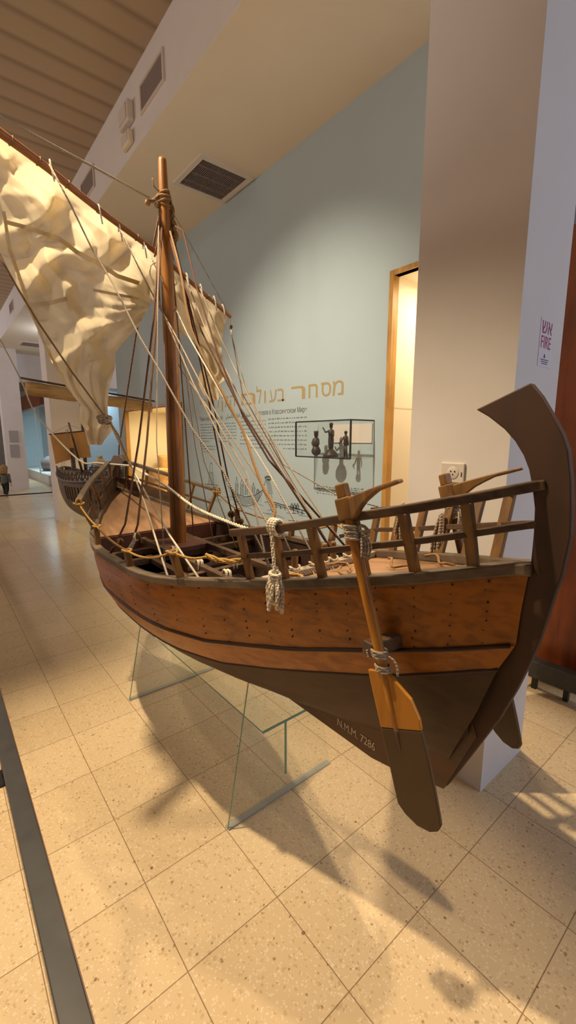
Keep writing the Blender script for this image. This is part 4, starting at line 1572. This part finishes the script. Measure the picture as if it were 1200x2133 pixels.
fascia_vent(4.95, 5.42, 3.885, 4.09, 'air vent in the white fascia just above the yard')
fascia_vent(10.4, 10.9, 3.885, 4.09, 'distant air vent in the white fascia left of the sail')
fascia_vent(13.3, 13.9, 3.885, 4.09, 'farthest small air vent in the white fascia at the left edge')
eb = thing('emergency_light', 'white emergency light box on the fascia, upper of two small boxes', 'light', (XF - .004, 3.97, 3.92))
MB().box((XF - .06, 3.86, 3.925), (XF - .004, 4.08, 4.075)).build('housing', M['plastic'], eb, bevel=.012)
MB().box((XF - .068, 3.89, 3.945), (XF - .06, 4.05, 4.055)).build('lens', M['vent'], eb, bevel=.003)
eb2 = thing('junction_box', 'small cream box on the fascia below the emergency light', 'box', (XF - .004, 3.985, 3.785))
MB().box((XF - .05, 3.89, 3.785), (XF - .004, 4.08, 3.885)).build('housing', M['soffit'], eb2, bevel=.014)
MB().box((XF - .055, 3.92, 3.80), (XF - .05, 4.05, 3.87)).build('cover', M['plastic'], eb2)
p = onz(66, 717, ZS)
fv = thing('ceiling_vent', 'distant grey air vent in the soffit left of the sail', 'vent', (p.x, p.y, ZS))
MB().box((p.x - .28, p.y - .28, ZS - .015), (p.x + .28, p.y + .28, ZS)).build('frame', M['vent'], fv)
MB().box((p.x - .22, p.y - .22, ZS - .018), (p.x + .22, p.y + .22, ZS - .014)).build('grille', M['ventgrey'], fv)

# ================================================================== BARRIERS
br = thing('barrier_rail', 'long dark grey barrier rail running along the floor at the lower left', 'barrier', (.095, 2.5, 0))
MB().box((.068, -.2, .335), (.118, 9.56, .35)).build('top_bar', M['bar'], br, bevel=.002)
MB().box((.1175, -.2, .338), (.1205, 9.56, .347)).build('edge_strip', M['barside'], br)
for y in (1.98, 5.2, 8.6):
    MB().box((.085, y - .008, .012), (.101, y + .008, .335)).build('leg', M['black'], br)
    MB().box((.03, y - .05, 0), (.15, y + .05, .012)).build('foot', M['black'], br)
fb = thing('barrier_rail', 'thin dark barrier rail crossing the floor in the distance before the child', 'barrier', (1.0, 9.58, 0))
MB().box((.12, 9.56, .33), (1.95, 9.6, .35)).build('top_bar', M['black'], fb)
for x in (.4, 1.9):
    MB().box((x - .01, 9.57, 0), (x + .01, 9.59, .33)).build('leg', M['black'], fb)
rbk = thing('barrier_rail', 'low black barrier rail at the right edge in front of the brown cabinet', 'barrier', (2.5, .4, 0))
MB().box((2.45, -1.2, .09), (2.52, .92, .185)).build('top_bar', M['bar'], rbk, bevel=.003)
for y in (.86, .70):
    MB().box((2.50, y - .012, 0), (2.53, y + .012, .09)).build('leg', M['black'], rbk)
cb = thing('brown_cabinet', 'red brown wooden cabinet front behind the curved stern post', 'cabinet', (2.72, .95, 0))
MB().box((2.62, .70, .0), (2.68, 1.12, .09)).build('plinth', M['black'], cb)
MB().box((2.60, .685, .09), (2.68, 1.12, 2.45)).build('front_panel', M['redwood'], cb)
MB().box((2.595, .66, .09), (2.68, .685, 2.45)).build('edge_strip', M['ventdark'], cb)
wb = thing('white_box', 'small pale box on the low rail at the right edge', 'box', (2.56, .6, .185))
MB().box((2.47, .50, .186), (2.60, .62, .32)).build('body', M['plastic'], wb, bevel=.005)
MB().box((2.468, .505, .30), (2.602, .625, .322)).build('lid', M['vent'], wb, bevel=.003)

# ================================================================== FAR NICHE STONES
nx = XW + .4
def drum(c, r, h, label):
    b_ = MB()
    prof = [(r * .96, 0)]
    for k in range(9): prof.append((r * (1 + .03 * math.sin(k * 2.3)), h * (k + .5) / 9))
    prof += [(r * .95, h), (r * .3, h * 1.01)]
    b_.lathe(prof, c, 22)
    return tag(b_.build('stone_fragment', M['stone'], None, True), label, 'stone')
drum((3.07, 7.1, NB[2]), .11, .69, 'tall round stone column piece in the lit niche behind the mast')
drum((2.80, 6.72, NB[2]), .19, .50, 'broad pale stone drum in front of the tall one in the lit niche')

# ================================================================== SECOND SHIP MODEL (far)
s2c = Vector((1.38, 5.4, 0))
s2 = thing('ship_model', 'smaller grey ship model with a tan square sail beyond the bow of the large ship', 'ship', (1.35, 5.6, .3))
SY0, SY1 = 4.55, 6.9
def s2b(t): return .27 * math.sin(PI * min(1, max(0, t)) ** .9) ** .55 if 0 < t < 1 else .01
def s2z(t): return .90 + .09 * (2 * t - 1) ** 2
def s2p(t, s, sd, off=0):
    y = lerp(SY0, SY1, t) + .10 * s * (1 - 2 * t)
    hb_ = max(.01, s2b(t))
    return Vector((1.46 + sd * (hb_ * math.sqrt(max(0, 1 - s ** 2.2)) + off), y, lerp(s2z(t), .42, s)))
for sd in (-1, 1):
    MB().grid([[s2p(j / 40, i / 12, sd) for j in range(41)] for i in range(13)]).build('hull_side', M['greywood'], s2, True)
    MB().tube([s2p(j / 40, 0, sd) for j in range(41)], .016, 6).build('gunwale', M['dark'], s2, True)
    for k in range(12):
        sh_ = MB()
        t = .03 + k * .04
        a = s2p(t, .12, sd, .006); c = s2p(t, .27, sd, .006)
        sh_.beam(a, c, .022, .008, (0, 1, 0))
        a = s2p(t, .268, sd, .006); c = s2p(t, .46, sd, .006)
        sh_.beam(a, c, .014, .008, (0, 1, 0))
        sh_.build('carved_panel', M['dark'], s2)
MB().grid([[Vector((1.46 + k * max(.01, s2b(j / 30) - .02), lerp(SY0, SY1, j / 30), s2z(j / 30) - .03)) for k in (-1, 0, 1)] for j in range(31)]).build('deck', M['deck'], s2)
# lattice rail on both sides and across
for sd in (-1, 1):
    lt = MB()
    N_ = 12
    for k in range(N_ + 1):
        t = .04 + .7 * k / N_
        p = s2p(t, 0, sd); q = p + Vector((0, 0, .12))
        lt.beam(p, q, .012, .012, (0, 1, 0))
        if k < N_:
            t2 = .04 + .7 * (k + 1) / N_
            p2 = s2p(t2, 0, sd); q2 = p2 + Vector((0, 0, .12))
            lt.beam(p, q2, .01, .008); lt.beam(q, p2, .01, .008)
            lt.beam(q, q2, .014, .014)
    lt.build('lattice_rail', M['greywood'], s2)
# raised lattice bulwark aft, seen above the bow deck of the large ship
p0, p1 = Vector((1.70, 5.05, 1.0)), Vector((2.05, 4.95, 1.0))
lt = MB()
A_ = ony(188, 990, 5.2); B_ = ony(262, 990, 5.2)
for k in range(7):
    a = A_.lerp(B_, k / 6)
    lt.beam(a - Vector((0, 0, .12)), a + Vector((0, 0, .09)), .012, .012, (1, 0, 0))
    if k < 6:
        c = A_.lerp(B_, (k + 1) / 6)
        lt.beam(a, c + Vector((0, 0, .09)), .01, .008); lt.beam(a + Vector((0, 0, .09)), c, .01, .008)
        lt.beam(a, c, .016, .014); lt.beam(a + Vector((0, 0, .09)), c + Vector((0, 0, .09)), .016, .014)
lt.beam(A_ - Vector((0, 0, .16)), B_ - Vector((0, 0, .16)), .02, .26, (0, 1, 0))
lt.build('lattice_bulwark', M['greywood'], s2)
# foremast with tan sail
fm0, fm1 = ony(171, 982, 5.0), ony(143, 880, 5.0)
MB().tube([fm0, fm1], [.013, .008], 8).build('foremast', M['dark'], s2, True)
tn = [(104, 904), (182, 898), (190, 955), (117, 966)]
rows = []
for i in range(13):
    v = i / 12
    row = []
    for j in range(15):
        u = j / 14
        x = lerp(lerp(104, 181, u), lerp(116, 190, u), v)
        y = lerp(lerp(905, 897, u), lerp(967, 953, u), v) - 4 * math.sin(PI * u) * v
        row.append(ony(x, y, 5.04 + .05 * math.sin(PI * u) * math.sin(PI * v) + .012 * math.sin(u * 14)))
    rows.append(row)
MB().grid(rows).build('square_sail', M['tan'], s2, True)
MB().tube([ony(102, 905, 5.03), ony(184, 897, 5.03)], .007, 6).build('sail_yard', M['dark'], s2, True)
rg = MB()
for a, c in (((143, 885), (131, 985)), ((143, 885), (185, 985)), ((140, 895), (150, 985)), ((150, 905), (192, 985)), ((138, 893), (128, 975)), ((104, 905), (143, 885)), ((182, 898), (143, 885))):
    rg.tube([ony(*a, 4.98), ony(*c, 4.98)], .0025, 4)
rg.build('rigging', M['rope_g'], s2)
MB().beam(ony(154, 975, 5.0), ony(150, 933, 5.0), .05, .03).build('figure_post', M['dark'], s2)
# main mast hidden by the big sail, long furled yard
MB().tube([Vector((1.5, 5.9, 1.0)), Vector((1.5, 5.9, 2.1))], [.022, .014], 8).build('main_mast', M['dark'], s2, True)
fa, fb_ = ony(52, 800, 5.75), ony(312, 842, 5.75)
n = 24
fpts = [fa.lerp(fb_, i / n) for i in range(n + 1)]
fm = MB()
vs_ = []
rings = []
for i, p in enumerate(fpts):
    for k in range(12):
        a = 2 * PI * k / 12
        r = .075 + .012 * noise.noise(Vector((i * .6, k * .8, 0)))
        hgt = lerp(1.0, .85, i / n)
        vs_.append(p + Vector((.0, -.05 + math.cos(a) * r * .55, -.045 + math.sin(a) * r * hgt)))
fm.add(vs_, [(i * 12 + k, i * 12 + (k + 1) % 12, (i + 1) * 12 + (k + 1) % 12, (i + 1) * 12 + k) for i in range(n) for k in range(12)] + [tuple(reversed(range(12))), tuple(range(n * 12, n * 12 + 12))])
fm.build('furled_sail', M['furl'], s2, True)['label'] = 'sail furled along a sloping yard'
MB().tube([ony(42, 787, 5.7), ony(322, 836, 5.7)], .012, 8).build('main_yard', M['dark'], s2, True)

gs2 = thing('glass_stand', 'clear glass stand under the smaller grey ship model', 'stand', (1.46, 5.7, 0))
for y in (5.3, 6.2):
    pn = MB().prism([(x, y - .005, z) for x, z in ((1.24, 0), (1.68, 0), (1.56, .425), (1.36, .425))], (0, .01, 0)).build('upright_panel', M['glass'], gs2)
MB().box((1.36, 5.28, .20), (1.56, 6.22, .208)).build('shelf', M['glass'], gs2)

# ================================================================== FAR HALL
# blue-lit showcases beyond the middle pillar
sc_ = thing('tall_showcase', 'blue lit glass showcase with a dark red frame at the far left', 'showcase', (2.9, 14, 0))
XS = 2.6
MB().box((XS, 13.6, .0), (XS + .14, 14.0, 2.75)).build('frame_post', M['redwood'], sc_)
MB().box((XS, 14.0, 2.35), (XS + .14, 20, 2.8)).build('frame_header', M['redwood'], sc_)
MB().box((XS + .06, 14.0, .0), (XS + .9, 20, .3)).build('plinth', M['white'], sc_)
MB().box((XS + .9, 14.0, .3), (XS + .95, 20, 2.6)).build('back_panel', M['bluewhite'], sc_)
MB().box((XS + .05, 19.95, .3), (XS + .9, 20, 2.6)).build('end_panel', M['bluewhite'], sc_)
MB().box((XS + .05, 14.0, .3), (XS + .058, 19.9, 2.35)).build('glass_pane', M['glass'], sc_)
MB().box((XS + .04, 15.8, .3), (XS + .07, 15.88, 2.35)).build('mullion', M['bluewhite'], sc_)
rk = MB()
rk.ball((XS + .5, 16.6, .6), .3, 12, (1, 1.2, 1)); rk.ball((XS + .5, 16.9, .5), .25, 10)
for v_ in rk.v:
    v_ += Vector((.07, .09, .07)) * noise.noise(v_ * 4.0)
    v_.z = .3 + (v_.z - .3) * .8
tag(rk.build('rock_display', M['ventgrey'], None, True), 'grey rounded exhibit inside the far blue showcase', 'exhibit')
# narrow showcase seen right of the sail
s3 = thing('tall_showcase', 'narrow blue lit showcase beyond the middle pillar, right of the sail', 'showcase', (2.5, 8.7, 0))
MB().box((2.1, 9.3, 0), (3.2, 9.35, 2.4)).build('back_panel', M['bluewhite'], s3)
MB().box((2.08, 8.62, 0), (2.13, 8.68, 2.3)).build('frame_post', M['black'], s3)
MB().box((2.10, 8.65, .0), (3.2, 8.66, 2.2)).build('glass_pane', M['glass'], s3)
MB().box((2.1, 8.66, 0), (3.2, 9.3, .75)).build('plinth', M['bluewhite'], s3)
vs2 = MB().lathe([(.03, 0), (.09, .04), (.12, .14), (.08, .24), (.04, .28), (.055, .31)], (2.55, 8.95, .75), 14)
tag(vs2.build('jar_exhibit', M['stone'], None, True), 'small jar on the plinth of the narrow blue showcase', 'jar')
# window and posters at far left
struct(MB().box((-.6, 25.85, 1.0), (2.3, 25.9, 2.6)).build('window_1', M['bluewhite'], origin=(0, 0, 0)))
def on_far(u, v): return ony(u, v, 13.9)
for a, c, lb in (((18, 897), (39, 921), 'upper grey text panel on the far pillar at the left edge'), ((20, 926), (41, 952), 'lower grey text panel on the far pillar at the left edge')):
    p, q = on_far(*a), on_far(*c)
    t = MB().box((p.x, 13.88, q.z), (q.x, 13.9, p.z))
    tag(t.build('information_sign', M['poster']), lb, 'panel')

# ================================================================== CHILD
def person():
    P = onz(14, 1037, 0)
    base = Vector((P.x, P.y, 0))
    root = thing('person', 'small child with long hair in grey green top and dark leggings walking away', 'person', base)
    right = RT.copy()
    fwd = Vector((FW.x, FW.y, 0)).normalized()
    def W(r, f, z): return base + right * r + fwd * f + Vector((0, 0, z))
    def skin(name, joints, edges, mat, sub=2, root_i=0):
        me = bpy.data.meshes.new(name)
        me.from_pydata([tuple(p - base) for p, r in joints], edges, [])
        ob = bpy.data.objects.new(name, me)
        COL.objects.link(ob)
        ob.parent = root
        me.materials.append(mat)
        md = ob.modifiers.new('skin', 'SKIN')
        md.use_smooth_shade = True
        for i, (p, r) in enumerate(joints):
            me.skin_vertices[0].data[i].radius = (r, r)
            me.skin_vertices[0].data[i].use_root = (i == root_i)
        sb = ob.modifiers.new('sub', 'SUBSURF')
        sb.levels = sb.render_levels = sub
        return ob
    J = [(W(0, 0, .36), .062), (W(0, 0, .44), .062), (W(0, .005, .53), .06), (W(0, .01, .585), .03), (W(0, .015, .62), .03), (W(0, .02, .70), .062), (W(0, .02, .75), .05),
         (W(-.045, 0, .33), .042), (W(-.05, .05, .19), .032), (W(-.05, .02, .045), .022), (W(-.05, .075, .02), .018),
         (W(.045, 0, .33), .042), (W(.055, -.03, .19), .032), (W(.062, -.10, .06), .022), (W(.065, -.04, .025), .018),
         (W(-.085, 0, .545), .026), (W(-.115, -.01, .44), .022), (W(-.125, .03, .35), .017), (W(-.127, .04, .31), .015),
         (W(.085, 0, .545), .026), (W(.115, .0, .44), .022), (W(.135, .0, .34), .017), (W(.14, .005, .30), .015)]
    E_ = [(0, 1), (1, 2), (2, 3), (3, 4), (4, 5), (5, 6), (0, 7), (7, 8), (8, 9), (9, 10), (0, 11), (11, 12), (12, 13), (13, 14), (2, 15), (15, 16), (16, 17), (17, 18), (2, 19), (19, 20), (20, 21), (21, 22)]
    for s_, k in ((-1, 18), (1, 22)):
        hnd = J[k][0]
        for q in range(5):
            J.append((hnd + right * (.008 * (q - 2)) + fwd * (.004 * (q - 2)) + Vector((0, 0, -.03 + .004 * abs(q - 2))), .005))
            E_.append((k, len(J) - 1))
    skin('body', J, E_, M['skin'])
    sh = [(W(0, 0, .325), .088), (W(0, 0, .40), .092), (W(0, 0, .47), .08), (W(0, .005, .545), .066), (W(0, .01, .572), .04),
          (W(-.09, 0, .545), .034), (W(-.117, -.01, .44), .03), (W(-.126, .03, .365), .025),
          (W(.09, 0, .545), .034), (W(.117, 0, .44), .03), (W(.136, 0, .355), .025)]
    skin('shirt', sh, [(0, 1), (1, 2), (2, 3), (3, 4), (3, 5), (5, 6), (6, 7), (3, 8), (8, 9), (9, 10)], M['shirt'])
    lg = [(W(0, 0, .41), .074), (W(0, 0, .345), .072), (W(-.047, 0, .32), .048), (W(-.05, .05, .19), .038), (W(-.05, .025, .065), .028),
          (W(.047, 0, .32), .048), (W(.055, -.03, .19), .038), (W(.062, -.095, .075), .028)]
    skin('leggings', lg, [(0, 1), (1, 2), (2, 3), (3, 4), (1, 5), (5, 6), (6, 7)], M['legging'])
    hr = MB()
    hr.ball(W(0, .012, .71), .082, 14, (1, 1, 1))
    o = hr
    for k in range(11):
        a = PI + (k - 5) * .27
        d = right * math.sin(a - PI) * .062 - fwd * math.cos(a - PI) * .055
        hr.tube(smooth_path([W(0, .01, .745) + d, W(0, -.005, .66) + d * 1.2, W(0, -.015, .575) + d * 1.15], 4), [.03] * 4 + [.028] * 4 + [.012], 8)
    hr.build('hair', M['hair'], root, True)
    fc = MB()
    for s_ in (-1, 1): fc.ball(W(.025 * s_, .082, .705), .008, 8)
    fc.ball(W(0, .09, .69), .01, 8)
    fc.build('face_features', M['skin'], root, True)
person()

# ================================================================== LIGHT
def lamp(name, kind, loc, energy, col, target=None, size=.1, spot=None, blend=.5, size_y=None):
    l = bpy.data.lights.new(name, kind)
    l.energy = energy
    l.color = col
    if kind == 'AREA':
        l.size = size
        if size_y:
            l.shape = 'RECTANGLE'
            l.size_y = size_y
    else:
        l.shadow_soft_size = size
    if kind == 'SPOT':
        l.spot_size = math.radians(spot)
        l.spot_blend = blend
    o = bpy.data.objects.new(name, l)
    COL.objects.link(o)
    o.location = loc
    if target is not None:
        d = Vector(target) - Vector(loc)
        o.rotation_euler = d.to_track_quat('-Z', 'Y').to_euler()
    return o
WARM = (1.0, .80, .56)
lamp('track_spot', 'SPOT', (-.14, 2.15, 4.15), 690, (1, .79, .51), (.55, .80, 0), .035, 58, .7)
lamp('track_spot', 'SPOT', (-.20, 2.25, 4.12), 700, (1, .86, .64), (2.55, 3.0, .95), .04, 62, 1.0)
lamp('track_spot', 'SPOT', (1.53, -.19, 3.68), 190, (1, .77, .50), (.38, .78, .0), .05, 36, .6)
lamp('bay_spot', 'SPOT', (2.3, 1.575, 3.6), 270, (1, .79, .52), (.85, 1.0, .0), .04, 58, .6)
lamp('track_spot', 'SPOT', (-.9, 3.4, 4.15), 85, (1, .84, .60), (.5, 2.3, 1.9), .06, 46, .8)  # added spot that brightens the sail, not a known track lamp
lamp('soffit_fill', 'SPOT', (-2.6, .4, 1.9), 120, (1, .85, .72), (1.6, 2.3, 3.9), .15, 52, .8)  # added fill aimed up at soffit and fascia; no such fixture known
lamp('hall_fill', 'POINT', (-2.6, 1.0, 2.9), 20, (1, .84, .74), None, .25)  # this and the next two: unseen points added to raise the hall's ambient light
lamp('hall_fill', 'POINT', (-2.4, 6.5, 2.9), 120, (1, .85, .76), None, .25)
lamp('hall_fill', 'POINT', (-2.0, 13.0, 3.0), 170, (.95, .92, 1.0), None, .25)
lamp('daylight', 'AREA', (3.2, -3.0, 2.2), 46, (.62, .74, 1.0), (1.7, .7, 1.3), 1.6)
lamp('niche_light', 'AREA', (XW + .3, 1.6, 2.46), 9, (1, .84, .60), (XW + .3, 1.6, 0), .3)
lamp('niche_light', 'AREA', (XW + .4, 6.3, 1.80), 20, (1, .80, .42), (XW + .4, 6.3, 0), .5)
lamp('case_light', 'AREA', (XS + .5, 16.5, 2.55), 110, (.62, .88, 1.0), (XS + .5, 16.5, 0), .8)
lamp('case_light', 'AREA', (2.6, 9.0, 2.35), 12, (.6, .8, 1.0), (2.6, 9.0, 0), .4)
lamp('bay_light', 'POINT', (2.5, 11.0, 3.4), 25, (.8, .85, 1.0), None, .2)

wd = bpy.data.worlds.new('world')
SC.world = wd
wd.use_nodes = True
bg = wd.node_tree.nodes['Background']
bg.inputs['Color'].default_value = (.95, .85, .75, 1)
bg.inputs['Strength'].default_value = .15

SC.view_settings.view_transform = 'Standard'
SC.view_settings.look = 'None'
SC.view_settings.gamma = 1
SC.view_settings.use_curve_mapping = False
SC.view_settings.exposure = 0.0
SC.cycles.max_bounces = 8
SC.cycles.transparent_max_bounces = 16
SC.cycles.use_denoising = True
